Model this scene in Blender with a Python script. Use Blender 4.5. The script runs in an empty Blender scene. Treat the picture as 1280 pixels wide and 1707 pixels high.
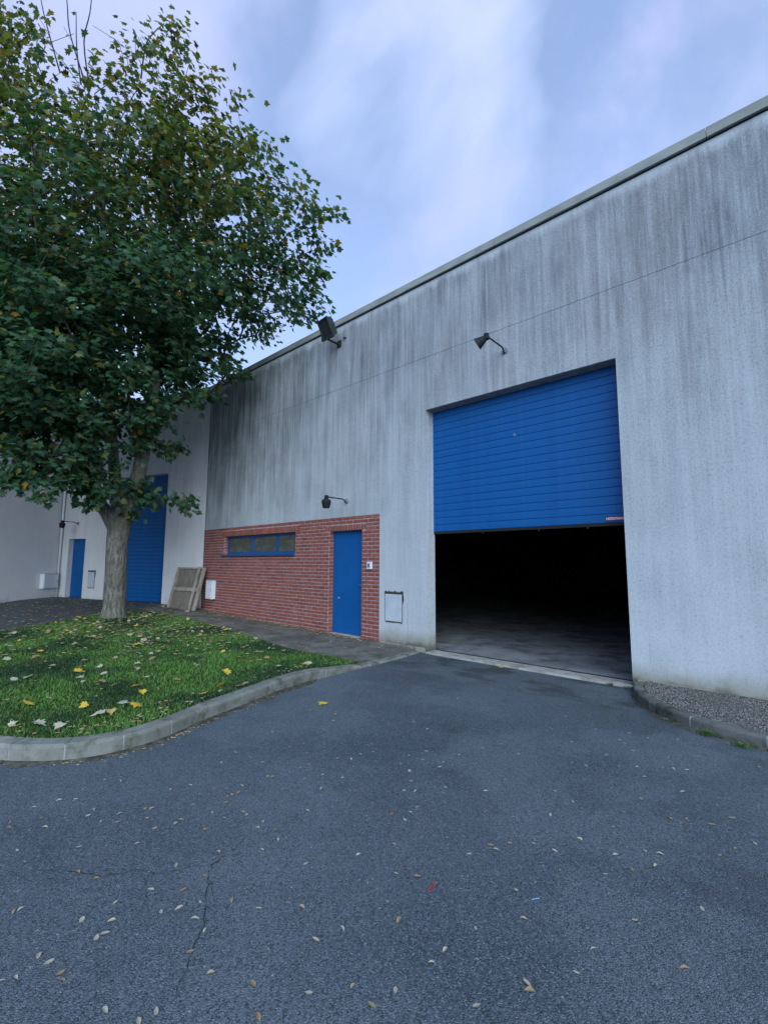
import bpy, bmesh, math, random
import numpy as np
from mathutils import Vector, Matrix
random.seed(7); rng = np.random.default_rng(11)
S = bpy.context.scene
col = S.collection
R = math.radians

# ------------------------------------------------------------------ camera
F_PX, PIT, YAW, ROL, CZ = 765.247, R(6.38322), R(42.371), R(.274787), 1.518
fw = Vector((-math.sin(YAW)*math.cos(PIT), math.cos(YAW)*math.cos(PIT), math.sin(PIT)))
rt0 = Vector((math.cos(YAW), math.sin(YAW), 0)); up0 = rt0.cross(fw)
rt = rt0*math.cos(ROL) + up0*math.sin(ROL); up = -rt0*math.sin(ROL) + up0*math.cos(ROL)
cam_data = bpy.data.cameras.new('camera'); cam = bpy.data.objects.new('camera', cam_data); col.objects.link(cam)
cam_data.sensor_fit = 'HORIZONTAL'; cam_data.sensor_width = 36; cam_data.lens = 36*F_PX/1280
cam_data.clip_start = .05; cam_data.clip_end = 2000
cam.matrix_world = Matrix(((rt.x, up.x, -fw.x, 0), (rt.y, up.y, -fw.y, 0), (rt.z, up.z, -fw.z, CZ), (0, 0, 0, 1)))
S.camera = cam
CAM = Vector((0, 0, CZ))

def ray(x, y): return fw + rt*((x-640)/F_PX) - up*((y-853.5)/F_PX)
def gpt(x, y, z=0.):                      # measured point of the ground
    d = ray(x, y); return CAM + d*((z-CZ)/d.z)
def dpt(x, y, dep): return CAM + ray(x, y)*dep
def topx(P):
    d = Vector(P)-CAM; z = d.dot(fw)
    return 640+F_PX*d.dot(rt)/z, 853.5-F_PX*d.dot(up)/z, z

# ------------------------------------------------------------------ world, sun, exposure
SUN_EL, SUN_AZ = R(28), R(130)            # azimuth clockwise from +Y
world = bpy.data.worlds.new('World'); S.world = world; world.use_nodes = True
wn = world.node_tree; wn.nodes.clear()
def WN(t, **k):
    n = wn.nodes.new(t)
    for a, b in k.items(): setattr(n, a, b)
    return n
out = WN('ShaderNodeOutputWorld'); bg = WN('ShaderNodeBackground'); wn.links.new(bg.outputs[0], out.inputs[0])
sky = WN('ShaderNodeTexSky', sky_type='NISHITA', sun_disc=False, sun_elevation=SUN_EL, sun_rotation=SUN_AZ, air_density=1.1, dust_density=1.0, ozone_density=1.6)
bg.inputs['Strength'].default_value = .11
tc = WN('ShaderNodeTexCoord')
mp = WN('ShaderNodeMapping'); mp.inputs['Scale'].default_value = (1.0, 1.0, 1.5); mp.inputs['Location'].default_value = (10.1, 11.8, .7)
wn.links.new(tc.outputs['Generated'], mp.inputs['Vector'])
n1 = WN('ShaderNodeTexNoise'); n1.inputs['Scale'].default_value = 1.7; n1.inputs['Detail'].default_value = 5; n1.inputs['Roughness'].default_value = .45; n1.inputs['Distortion'].default_value = .5
wn.links.new(mp.outputs[0], n1.inputs['Vector'])
cr = WN('ShaderNodeValToRGB'); cr.color_ramp.interpolation = 'EASE'
cr.color_ramp.elements[0].position = .40; cr.color_ramp.elements[0].color = (0, 0, 0, 1)
cr.color_ramp.elements[1].position = .66; cr.color_ramp.elements[1].color = (1, 1, 1, 1)
wn.links.new(n1.outputs['Fac'], cr.inputs[0])
n2 = WN('ShaderNodeTexNoise'); n2.inputs['Scale'].default_value = 2.1; n2.inputs['Detail'].default_value = 6; n2.inputs['Roughness'].default_value = .55; n2.inputs['Distortion'].default_value = .4
mp2 = WN('ShaderNodeMapping'); mp2.inputs['Location'].default_value = (4.9, 15.9, 8.3)
wn.links.new(tc.outputs['Generated'], mp2.inputs['Vector']); wn.links.new(mp2.outputs[0], n2.inputs['Vector'])
cc = WN('ShaderNodeMix', data_type='RGBA')     # cloud colour: lavender grey to near white
cc.inputs[6].default_value = (2.7, 3.6, 6.1, 1); cc.inputs[7].default_value = (3.0, 3.5, 4.9, 1)
wn.links.new(n1.outputs['Fac'], cc.inputs[0])
cr2 = WN('ShaderNodeValToRGB'); cr2.color_ramp.interpolation = 'EASE'
cr2.color_ramp.elements[0].position = .40; cr2.color_ramp.elements[1].position = .70
wn.links.new(n1.outputs['Fac'], cr2.inputs[0]); wn.links.new(cr2.outputs[0], cc.inputs[0])
# thin veil of haze low in the sky
sx = WN('ShaderNodeSeparateXYZ'); wn.links.new(tc.outputs['Generated'], sx.inputs[0])
mr = WN('ShaderNodeMapRange'); mr.inputs[1].default_value = .0; mr.inputs[2].default_value = .75; mr.inputs[3].default_value = .92; mr.inputs[4].default_value = .42
wn.links.new(sx.outputs[2], mr.inputs[0])
mx = WN('ShaderNodeMath', operation='MAXIMUM'); wn.links.new(cr.outputs[0], mx.inputs[0]); wn.links.new(mr.outputs[0], mx.inputs[1])
mxx = WN('ShaderNodeMix', data_type='RGBA')
skm = WN('ShaderNodeMix', data_type='RGBA', blend_type='MULTIPLY'); skm.inputs[0].default_value = 1; skm.inputs[7].default_value = (.78, .93, 1.04, 1)
wn.links.new(sky.outputs[0], skm.inputs[6])
wn.links.new(mx.outputs[0], mxx.inputs[0]); wn.links.new(skm.outputs[2], mxx.inputs[6]); wn.links.new(cc.outputs[2], mxx.inputs[7])
cr3 = WN('ShaderNodeValToRGB'); cr3.color_ramp.interpolation = 'EASE'
cr3.color_ramp.elements[0].position = .45; cr3.color_ramp.elements[0].color = (0, 0, 0, 1)
cr3.color_ramp.elements[1].position = .66; cr3.color_ramp.elements[1].color = (.8, .8, .8, 1)
wn.links.new(n2.outputs['Fac'], cr3.inputs[0])
lav = WN('ShaderNodeMix', data_type='RGBA'); lav.inputs[7].default_value = (2.85, 3.2, 5.0, 1)
wn.links.new(cr3.outputs[0], lav.inputs[0]); wn.links.new(mxx.outputs[2], lav.inputs[6])
wn.links.new(lav.outputs[2], bg.inputs['Color'])

sl = bpy.data.lights.new('sun', 'SUN'); sun = bpy.data.objects.new('sun', sl); col.objects.link(sun)
sl.energy = 1.5; sl.angle = R(60); sl.color = (.84, .93, 1)
sd = Vector((math.sin(SUN_AZ)*math.cos(SUN_EL), math.cos(SUN_AZ)*math.cos(SUN_EL), math.sin(SUN_EL)))
sun.rotation_euler = sd.to_track_quat('Z', 'Y').to_euler()
S.render.engine = 'CYCLES'
S.view_settings.view_transform = 'Standard'; S.view_settings.look = 'None'; S.view_settings.gamma = 1
S.view_settings.use_curve_mapping = False; S.view_settings.exposure = 1.0

# ------------------------------------------------------------------ material helper
class M:
    def __init__(s, name, rough=.8, spec=.3, metal=0.):
        s.m = bpy.data.materials.new(name); s.m.use_nodes = True; s.t = s.m.node_tree; s.n = s.t.nodes
        s.b = s.n['Principled BSDF']; s.b.inputs['Roughness'].default_value = rough
        s.b.inputs['Specular IOR Level'].default_value = spec; s.b.inputs['Metallic'].default_value = metal
        s.tc = None
    def L(s, a, b): s.t.links.new(a, b)
    def co(s, sc=(1, 1, 1), loc=(0, 0, 0), src='Object'):
        if s.tc is None: s.tc = s.n.new('ShaderNodeTexCoord')
        m = s.n.new('ShaderNodeMapping'); m.inputs['Scale'].default_value = sc; m.inputs['Location'].default_value = loc
        s.L(s.tc.outputs[src], m.inputs[0]); return m.outputs[0]
    def noise(s, scale=1, sc=(1, 1, 1), det=4, rough=.5, loc=(0, 0, 0), dist=0.):
        n = s.n.new('ShaderNodeTexNoise'); n.inputs['Scale'].default_value = scale; n.inputs['Detail'].default_value = det
        n.inputs['Roughness'].default_value = rough; n.inputs['Distortion'].default_value = dist
        s.L(s.co(sc, loc), n.inputs['Vector']); return n.outputs['Fac']
    def voro(s, scale, out='Color', feat='F1', sc=(1, 1, 1)):
        n = s.n.new('ShaderNodeTexVoronoi'); n.feature = feat; n.inputs['Scale'].default_value = scale
        s.L(s.co(sc), n.inputs['Vector']); return n.outputs[out]
    def rng_(s, x, a, b, c=0., d=1., smooth=True):
        n = s.n.new('ShaderNodeMapRange'); n.interpolation_type = 'SMOOTHSTEP' if smooth else 'LINEAR'
        s.L(x, n.inputs[0])
        for i, v in enumerate((a, b, c, d)): n.inputs[i+1].default_value = v
        return n.outputs[0]
    def math(s, op, a, b=None):
        n = s.n.new('ShaderNodeMath'); n.operation = op
        for i, v in enumerate((a, b)):
            if v is None: continue
            if isinstance(v, (int, float)): n.inputs[i].default_value = v
            else: s.L(v, n.inputs[i])
        return n.outputs[0]
    def mix(s, f, a, b, mode='MIX'):
        n = s.n.new('ShaderNodeMix'); n.data_type = 'RGBA'; n.blend_type = mode
        for i, v in ((0, f), (6, a), (7, b)):
            if isinstance(v, (int, float)): n.inputs[i].default_value = v
            elif isinstance(v, tuple): n.inputs[i].default_value = (*v[:3], 1)
            else: s.L(v, n.inputs[i])
        return n.outputs[2]
    def sep(s, src='Object'):
        n = s.n.new('ShaderNodeSeparateXYZ'); s.L(s.co(src=src), n.inputs[0]); return n.outputs
    def color(s, c):
        if isinstance(c, tuple): s.b.inputs['Base Color'].default_value = (*c, 1)
        else: s.L(c, s.b.inputs['Base Color'])
    def rough(s, c): s.L(c, s.b.inputs['Roughness'])
    def bump(s, h, strength=.3, dist=.01):
        n = s.n.new('ShaderNodeBump'); n.inputs['Strength'].default_value = strength; n.inputs['Distance'].default_value = dist
        s.L(h, n.inputs['Height']); s.L(n.outputs[0], s.b.inputs['Normal'])
    def rand(s):
        n = s.n.new('ShaderNodeObjectInfo'); return n.outputs['Random']
    def island(s):
        n = s.n.new('ShaderNodeNewGeometry'); return n.outputs['Random Per Island']
    def ramp(s, x, stops, interp='LINEAR'):
        n = s.n.new('ShaderNodeValToRGB'); s.L(x, n.inputs[0]); e = n.color_ramp.elements; n.color_ramp.interpolation = interp
        while len(e) < len(stops): e.new(.5)
        for el, (p, c) in zip(e, stops): el.position = p; el.color = (*c, 1)
        return n.outputs[0]

def plaster(name, dirt=1., left_stain=True, base=(.50, .58, .63), warm=(.49, .545, .565)):
    m = M(name, .9, .2)
    x, y, z = m.sep()
    big = m.noise(.35, (1, 1, .7), 3)
    st1 = m.noise(1, (6.5, 6.5, .42), 6, .68, dist=.15)
    st2 = m.noise(1, (26, 26, .95), 5, .68, (3, 0, 1))
    st3 = m.noise(1, (12, 12, .16), 4, .6, (7, 0, 4))
    st4 = m.noise(1, (2.2, 2.2, .9), 6, .7, (4, 4, 2))
    st = m.math('ADD', m.math('ADD', m.math('MULTIPLY', st1, .30), m.math('MULTIPLY', st4, .26)), m.math('ADD', m.math('MULTIPLY', st2, .26), m.math('MULTIPLY', st3, .18)))
    hz = m.rng_(m.math('ADD', z, m.math('MULTIPLY', m.noise(.55, (1, 1, 1), 4, .6, (6, 2, 1)), 2.2)), 1.6, 7.2, .14, 1., False)
    wob = m.noise(1, (3.5, 3.5, .4), 4, .65, (1, 2, 9))
    topc = m.rng_(m.math('ADD', z, m.math('MULTIPLY', wob, .42)), 6.84, 7.06, 1., .10)
    amt = m.math('ADD', m.math('MULTIPLY', hz, .68), m.math('MULTIPLY', m.rng_(m.noise(.8, (1, 1, .8), 5, .65, (3, 8, 1)), .38, .68), .15))
    if left_stain:
        lx = m.math('MULTIPLY', m.rng_(m.math('ADD', x, m.math('MULTIPLY', m.noise(.7, (1, 1, .6), 4, .6, (2, 2, 6)), 4.)), -3.6, -11.2, 0., 1.), m.rng_(z, 2.2, 4.6, .25, 1.))
        amt = m.math('ADD', amt, m.math('MULTIPLY', lx, .30))
        lz = m.math('MULTIPLY', m.rng_(x, -2.2, -.2, 0., 1.), m.rng_(z, 3.2, 6.4))
        amt = m.math('ADD', amt, m.math('MULTIPLY', lz, .10))
    s = m.rng_(st, .42, .58, .52, 1.18, False)
    d = m.math('MULTIPLY', m.math('MULTIPLY', m.math('MULTIPLY', amt, s), topc), dirt)
    d = m.math('MINIMUM', d, .97)
    tint = m.mix(big, base, warm)
    grime = m.mix(m.rng_(m.noise(.8, (1, 1, .3), 2), .4, .6), (.115, .14, .16), (.14, .15, .16))
    if left_stain:
        grime = m.mix(m.rng_(x, -7., -12.5), grime, (.07, .085, .082))
    c = m.mix(d, tint, grime)
    # small blotchy patches and dark specks of algae
    sp = m.rng_(m.noise(1, (48, 48, 30), 4, .75), .47, .70)
    c = m.mix(m.math('MULTIPLY', sp, m.math('ADD', m.math('MULTIPLY', d, 1.0), .26)), c, (.15, .17, .19))
    sp2 = m.rng_(m.noise(1, (70, 70, 60), 2, .7, (5, 5, 5)), .58, .7)
    c = m.mix(m.math('MULTIPLY', sp2, .6), c, (.66, .69, .72))
    pr_ = m.math('MULTIPLY', m.rng_(m.noise(1, (14, 14, .5), 3, .55, (1, 9, 3)), .60, .72), m.rng_(m.noise(.9, (1, 1, 1), 2, .5, (5, 7, 7)), .42, .6))
    c = m.mix(m.math('MULTIPLY', pr_, .40), c, (.46, .53, .58))
    runs = m.math('MULTIPLY', m.rng_(m.noise(1, (30, 30, .7), 3, .6, (9, 1, 3)), .62, .72), m.rng_(m.noise(.6, (1, 1, 1), 2, .5, (2, 7, 7)), .45, .6))
    c = m.mix(m.math('MULTIPLY', runs, .45), c, (.10, .12, .13))
    # splash zone and moss at the foot
    ft = m.math('ADD', z, m.math('MULTIPLY', m.noise(2.2, (1, 1, 1), 4, .6, (4, 4, 4)), -.34))
    c = m.mix(m.rng_(ft, .22, -.12, 0., .75), c, (.21, .21, .145))
    c = m.mix(m.rng_(ft, -.04, -.16, 0., .8), c, (.07, .075, .06))
    m.color(c)
    hgt = m.math('ADD', m.noise(1, (90, 90, 90), 3, .7), m.math('MULTIPLY', m.noise(6, (1, 1, 1), 3), .6))
    m.bump(hgt, .5, .006)
    return m.m
MAT = {}
MAT['plaster'] = plaster('streaked_plaster')
MAT['plaster2'] = plaster('cleaner_plaster', .62, False, (.70, .73, .75), (.68, .69, .69))
MAT['plaster3'] = plaster('beige_plaster', .30, False, (.77, .78, .79), (.74, .74, .73))

def paint(name, c, rough=.45, var=.12, orange=.25):
    m = M(name, rough, .28)
    n = m.noise(1.3, (1, 1, 1), 5, .6)
    cc = m.mix(m.rng_(n, .35, .7, 0, .55), c, tuple(v*(1-var*2.2) for v in c))
    dust = m.rng_(m.noise(1, (12, 12, 2.), 4, .65), .5, .8)
    cc = m.mix(m.math('MULTIPLY', dust, .04), cc, (.3, .34, .4))
    m.color(cc); m.rough(m.rng_(n, .2, .8, rough-.08, rough+.14, False))
    m.bump(m.noise(140, (1, 1, 1), 2), orange*.3, .0015)
    return m.m
MAT['blue'] = paint('blue_door_paint', (.0, .088, .295))
MAT['blue_dark'] = paint('blue_frame_paint', (.012, .075, .22))
MAT['lampmetal'] = paint('dark_lamp_metal', (.009, .013, .016), .7)
MAT['flood'] = paint('weathered_floodlight_metal', (.03, .04, .042), .5)
MAT['white'] = paint('white_plastic', (.66, .70, .74), .4, .06)
MAT['steel'] = M('brushed_steel', .35, .5, 1.).m; MAT['steel'].node_tree.nodes['Principled BSDF'].inputs['Base Color'].default_value = (.55, .58, .6, 1)
MAT['rubber'] = paint('black_rubber', (.015, .016, .016), .8)
m = M('coping_metal', .5, .4); 
c = m.mix(m.rng_(m.noise(1, (3, 3, 9), 4), .35, .7), (.30, .33, .31), (.22, .255, .235)); m.color(m.mix(m.rng_(m.noise(1, (.5, .5, .5), 2), .4, .7, 0, .5), c, (.17, .20, .175))); MAT['coping'] = m.m
m = M('lamp_glass', .3, .5); m.color((.030, .036, .038)); MAT['lampglass'] = m.m; MAT['scuff'] = paint('worn_paint_scuff', (.18, .24, .33), .7); MAT['cover2'] = paint('grey_plastic', (.22, .25, .27), .5)
m = M('frosted_pane', .22, .5)
m.color(m.mix(m.rng_(m.noise(1, (2.5, 2.5, 6), 4, .6), .4, .65), (.055, .06, .052), (.095, .10, .075))); MAT['pane'] = m.m

def brickmat(name, rnd):
    m = M(name, .88, .2)
    r = m.rand() if rnd == 'o' else m.island()
    c = m.ramp(r, [(0, (.19, .066, .050)), (.35, (.26, .088, .062)), (.65, (.225, .074, .056)), (.85, (.30, .115, .085)), (1, (.135, .052, .045))])
    n = m.noise(1, (60, 60, 60), 4, .7)
    c = m.mix(m.rng_(n, .35, .7, 0., .5), c, (.18, .065, .058))
    g = m.rng_(m.noise(3, (1, 1, 1), 4), .5, .72, 0., .18)
    c = m.mix(g, c, (.40, .26, .24)); m.color(c); m.bump(n, .5, .004); return m.m
MAT['brick'] = brickmat('red_brick', 'o'); MAT['brick_far'] = brickmat('red_brick_small', 'i')
m = M('pink_mortar', .95, .15)
m.color(m.mix(m.rng_(m.noise(9, (1, 1, 1), 4), .35, .65), (.34, .23, .23), (.45, .34, .35))); m.bump(m.noise(120, (1, 1, 1), 3), .4, .003); MAT['mortar'] = m.m
m = M('brick_base_algae', .9, .2)

def concrete(name, a, b, dark, sc=1., spk=.35):
    m = M(name, .9, .2)
    c = m.mix(m.rng_(m.noise(2.2*sc, (1, 1, 1), 6, .6), .35, .65), a, b)
    c = m.mix(m.rng_(m.noise(5*sc, (1, 1, 1), 6, .7, (3, 3, 3)), .44, .66, 0., .85), c, dark)
    sp = m.rng_(m.noise(130, (1, 1, 1), 2, .7), .55, .7)
    c = m.mix(m.math('MULTIPLY', sp, spk), c, dark); m.color(c)
    m.bump(m.math('ADD', m.noise(110, (1, 1, 1), 3, .7), m.noise(14, (1, 1, 1), 4)), .55, .006)
    return m.m
MAT['kerb'] = concrete('kerb_concrete', (.17, .185, .165), (.25, .265, .24), (.07, .08, .05))
MAT['kerb_dark'] = concrete('dark_kerb_concrete', (.11, .12, .115), (.17, .18, .17), (.04, .05, .033))
MAT['joint'] = concrete('kerb_joint_mortar', (.34, .37, .38), (.27, .29, .29), (.13, .14, .13))
MAT['sill'] = concrete('sill_concrete', (.42, .43, .41), (.34, .35, .33), (.2, .2, .17))
MAT['soffit'] = concrete('soffit_concrete', (.30, .30, .28), (.26, .26, .25), (.2, .2, .19))
MAT['footing'] = concrete('mossy_footing', (.23, .23, .18), (.30, .30, .25), (.09, .10, .07))
MAT['infloor'] = concrete('warehouse_floor_concrete', (.16, .18, .195), (.25, .27, .285), (.07, .08, .09), .45, .2)
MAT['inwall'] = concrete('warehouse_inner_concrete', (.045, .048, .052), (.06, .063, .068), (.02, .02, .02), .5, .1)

# asphalt
m = M('asphalt', .82, .35)
x, y, z = m.sep()
big = m.noise(.45, (1, 1, 1), 5, .55)
c = m.mix(m.rng_(big, .36, .64), (.060, .084, .104), (.100, .132, .158))
c = m.mix(m.rng_(m.noise(1.7, (1, 1, 1), 5, .65, (5, 1, 0)), .52, .68, 0., .55), c, (.115, .138, .165))
v = m.n.new('ShaderNodeTexVoronoi'); v.inputs['Scale'].default_value = 155; m.L(m.co(), v.inputs['Vector'])
sv = m.n.new('ShaderNodeSeparateColor'); m.L(v.outputs['Color'], sv.inputs[0])
lp = m.rng_(m.noise(.9, (1, 1, 1), 5, .6, (1.3, 4.2, 0)), .46, .58)
c = m.mix(m.math('MULTIPLY', lp, .6), c, (.135, .172, .20))
c = m.mix(m.rng_(sv.outputs[0], .5, 1., 0., .8), c, (.18, .23, .265))
c = m.mix(m.rng_(sv.outputs[1], .5, 1., 0., .75), c, (.020, .027, .034))
v2 = m.n.new('ShaderNodeTexVoronoi'); v2.inputs['Scale'].default_value = 46; m.L(m.co(), v2.inputs['Vector'])
sv2 = m.n.new('ShaderNodeSeparateColor'); m.L(v2.outputs['Color'], sv2.inputs[0])
pale = m.math('MULTIPLY', m.rng_(sv2.outputs[0], .955, .99), m.rng_(v2.outputs['Distance'], .34, .18))
c = m.mix(m.math('MULTIPLY', pale, .8), c, (.33, .35, .37))
oil = m.math('MULTIPLY', m.rng_(m.noise(1.1, (1, 1, 1), 5, .65, (11, 3, 0)), .58, .72), .35)
c = m.mix(oil, c, (.030, .034, .038))
# damp and mossy stain in front of the garage sill, earth along the building
wet = m.math('MULTIPLY', m.rng_(y, 4.7, 5.9), m.rng_(m.noise(1.6, (1, 1.6, 1), 4, .6, (2, 9, 0)), .44, .62))
c = m.mix(m.math('MULTIPLY', wet, .65), c, (.030, .036, .034))
c = m.mix(m.rng_(x, -9.5, -12.5, 0., .55), c, (.055, .054, .052))
m.color(c)
hh = m.math('ADD', m.math('MULTIPLY', v.outputs['Distance'], -1.2), m.math('MULTIPLY', m.noise(420, (1, 1, 1), 2), .5))
m.bump(hh, 1., .006); MAT['asphalt'] = m.m

m = M('path_grit', .9, .2)
c = m.mix(m.rng_(m.noise(1.4, (1, 1, 1), 6, .6), .38, .62), (.10, .10, .09), (.17, .17, .155))
c = m.mix(m.rng_(m.noise(4, (1, 1, 1), 5, .6, (3, 0, 0)), .5, .7, 0., .7), c, (.045, .042, .034))
c = m.mix(m.rng_(m.noise(150, (1, 1, 1), 2, .7), .5, .7, 0., .6), c, (.17, .17, .16))
c = m.mix(m.math('MULTIPLY', m.rng_(m.noise(2.3, (1, 1, 1), 4, .6, (8, 8, 0)), .52, .66), .5), c, (.04, .055, .025))
m.color(c); m.bump(m.noise(130, (1, 1, 1), 3, .7), .6, .006); MAT['path'] = m.m

m = M('washed_gravel_concrete', .85, .25)
v = m.n.new('ShaderNodeTexVoronoi'); v.inputs['Scale'].default_value = 62; m.L(m.co(), v.inputs['Vector'])
sv = m.n.new('ShaderNodeSeparateColor'); m.L(v.outputs['Color'], sv.inputs[0])
c = m.ramp(sv.outputs[0], [(0, (.15, .145, .14)), (.4, (.34, .33, .30)), (.75, (.50, .47, .43)), (1, (.66, .64, .60))])
c = m.mix(m.rng_(v.outputs['Distance'], .28, .5), c, (.05, .052, .05))
c = m.mix(m.rng_(m.noise(2, (1, 1, 1), 4), .45, .65, 0., .45), c, (.10, .105, .10))
m.color(c); m.bump(m.math('MULTIPLY', v.outputs['Distance'], -1), .9, .012); MAT['washed'] = m.m

m = M('lawn_soil', .95, .1)
c = m.mix(m.rng_(m.noise(1.2, (1, 1, 1), 5), .4, .6), (.022, .042, .014), (.03, .055, .018))
c = m.mix(m.rng_(m.noise(9, (1, 1, 1), 4), .5, .68), c, (.035, .03, .018)); m.color(c); MAT['soil'] = m.m
m = M('grass_blade', .55, .35)
r = m.island()
c = m.ramp(r, [(0, (.042, .125, .022)), (.4, (.066, .185, .028)), (.75, (.095, .22, .038)), (.93, (.13, .23, .05)), (1, (.20, .18, .08))])
c = m.mix(m.rng_(m.noise(.9, (1, 1, 1), 4), .4, .62), c, (.02, .062, .022)); m.color(c)
m.b.inputs['Subsurface Weight'].default_value = 0; MAT['grass'] = m.m

m = M('tree_bark', .92, .15)
n = m.noise(1, (16, 16, 3.5), 6, .7); n2_ = m.noise(2.5, (1, 1, 1), 4)
c = m.mix(m.rng_(n, .38, .62), (.09, .088, .074), (.26, .255, .225))
c = m.mix(m.rng_(n2_, .42, .62, 0., .55), c, (.11, .125, .085))
c = m.mix(m.rng_(m.noise(1, (9, 9, 30), 3, .6, (2, 2, 2)), .62, .7, 0., .5), c, (.045, .042, .035))
m.color(c); m.bump(n, .9, .03); MAT['bark'] = m.m
m = M('twig_bark', .85, .2); m.color(m.mix(m.noise(8, (1, 1, 1), 4), (.030, .026, .022), (.06, .053, .045))); MAT['twig'] = m.m

def leafmat(name, col_socket_fn, trans=.35, rough=.45):
    m = M(name, rough, .35); c = col_socket_fn(m); m.color(c)
    tr = m.n.new('ShaderNodeBsdfTranslucent'); ms = m.n.new('ShaderNodeMixShader'); ms.inputs[0].default_value = trans
    tint = m.mix(1., c, (1.0, 1.15, .45), 'MULTIPLY'); m.L(tint, tr.inputs[0])
    o = m.n['Material Output']; m.L(m.b.outputs[0], ms.inputs[1]); m.L(tr.outputs[0], ms.inputs[2]); m.L(ms.outputs[0], o.inputs[0])
    return m.m
def attr_col(m):
    a = m.n.new('ShaderNodeAttribute'); a.attribute_name = 'leaf_tint'
    return a.outputs['Color']
MAT['leaf'] = leafmat('maple_leaf', attr_col, .42)
MAT['leaf_part'] = leafmat('maple_leaf_single', lambda m: m.mix(m.noise(22, (1, 1, 1), 3), m.ramp(m.rand(), [(0, (.036, .105, .062)), (.4, (.045, .125, .066)), (.8, (.07, .155, .078)), (1, (.11, .17, .06))]), (.030, .085, .045)), .42)
def fallen_col(stops):
    def f(m):
        c = m.ramp(m.rand(), stops)
        return m.mix(m.rng_(m.noise(35, (1, 1, 1), 3), .45, .7, 0., .45), c, (.17, .11, .05))
    return f
MAT['fall_pale'] = leafmat('fallen_pale_leaf', fallen_col([(0, (.42, .38, .24)), (.3, (.50, .46, .32)), (.6, (.34, .27, .14)), (.85, (.22, .13, .06)), (1, (.52, .40, .14))]), .1, .7)
MAT['fall_yellow'] = leafmat('fallen_yellow_leaf', fallen_col([(0, (.62, .42, .04)), (1, (.72, .55, .07))]), .15, .6)
MAT['fall_white'] = leafmat('fallen_bleached_leaf', fallen_col([(0, (.40, .42, .33)), (1, (.50, .49, .36))]), .1, .7)
MAT['leaflet'] = leafmat('dry_leaflet', fallen_col([(0, (.36, .36, .30)), (.5, (.46, .44, .34)), (.8, (.30, .20, .12)), (1, (.26, .24, .14))]), .1, .7)

def island_fall(m):
    return m.ramp(m.island(), [(0, (.44, .40, .24)), (.45, (.52, .47, .25)), (.7, (.24, .16, .08)), (.85, (.15, .10, .05)), (1, (.58, .44, .08))])
MAT['litter'] = leafmat('leaf_litter', island_fall, .1, .7)

def woodmat(name, a, b):
    m = M(name, .88, .2)
    n = m.noise(1, (30, 6, 3.0), 6, .7); n2 = m.noise(3.5, (1, 1, 1), 4)
    c = m.mix(m.rng_(n, .38, .62), a, b); c = m.mix(m.rng_(n2, .5, .7, 0., .5), c, (.09, .09, .075)); m.color(c); m.bump(n, .4, .004); return m.m
MAT['ply'] = woodmat('weathered_plywood', (.14, .125, .10), (.22, .20, .17))
MAT['batten'] = woodmat('weathered_batten', (.25, .225, .19), (.36, .33, .285))
m = M('sign_plate', .4, .4); m.color((.012, .02, .10)); MAT['plate'] = m.m
m = M('sign_red', .4, .4); m.color((.45, .12, .12)); MAT['signred'] = m.m
m = M('sign_letters', .5, .3); m.color((.72, .66, .68)); MAT['letters'] = m.m
m = M('red_string', .6, .3); m.color((.5, .03, .04)); MAT['redstr'] = m.m
m = M('blue_plastic', .5, .3); m.color((.12, .38, .62)); MAT['bluestr'] = m.m
m = M('asphalt_crack_fill', .95, .1); m.color((.022, .028, .034)); MAT['crack'] = m.m
m = M('moss', .95, .1); m.color(m.mix(m.noise(30, (1, 1, 1), 3), (.028, .038, .025), (.055, .06, .045))); MAT['moss'] = m.m

# ------------------------------------------------------------------ geometry helpers
def link(name, me, mat=None, parent=None, loc=(0, 0, 0), rot=(0, 0, 0), kind=None, smooth=False):
    if mat is not None and not me.materials: me.materials.append(MAT[mat] if isinstance(mat, str) else mat)
    o = bpy.data.objects.new(name, me); col.objects.link(o); o.location = loc; o.rotation_euler = rot
    if parent: o.parent = parent
    if kind: o['kind'] = kind
    if smooth and me.polygons: me.polygons.foreach_set('use_smooth', [True]*len(me.polygons))
    return o
def tag(o, label, cat, group=None, kind=None):
    o['label'] = label; o['category'] = cat
    if group: o['group'] = group
    if kind: o['kind'] = kind
    return o
def empty(name, loc=(0, 0, 0), rz=0., label=None, cat=None, group=None, kind=None):
    o = bpy.data.objects.new(name, None); col.objects.link(o); o.location = loc; o.rotation_euler = (0, 0, rz); o.empty_display_size = .2
    if label: o['label'] = label
    if cat: o['category'] = cat
    if group: o['group'] = group
    if kind: o['kind'] = kind
    return o
def mesh(name, vs, fs):
    me = bpy.data.meshes.new(name); me.from_pydata([tuple(v) for v in vs], [], fs); me.update(); return me
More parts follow.
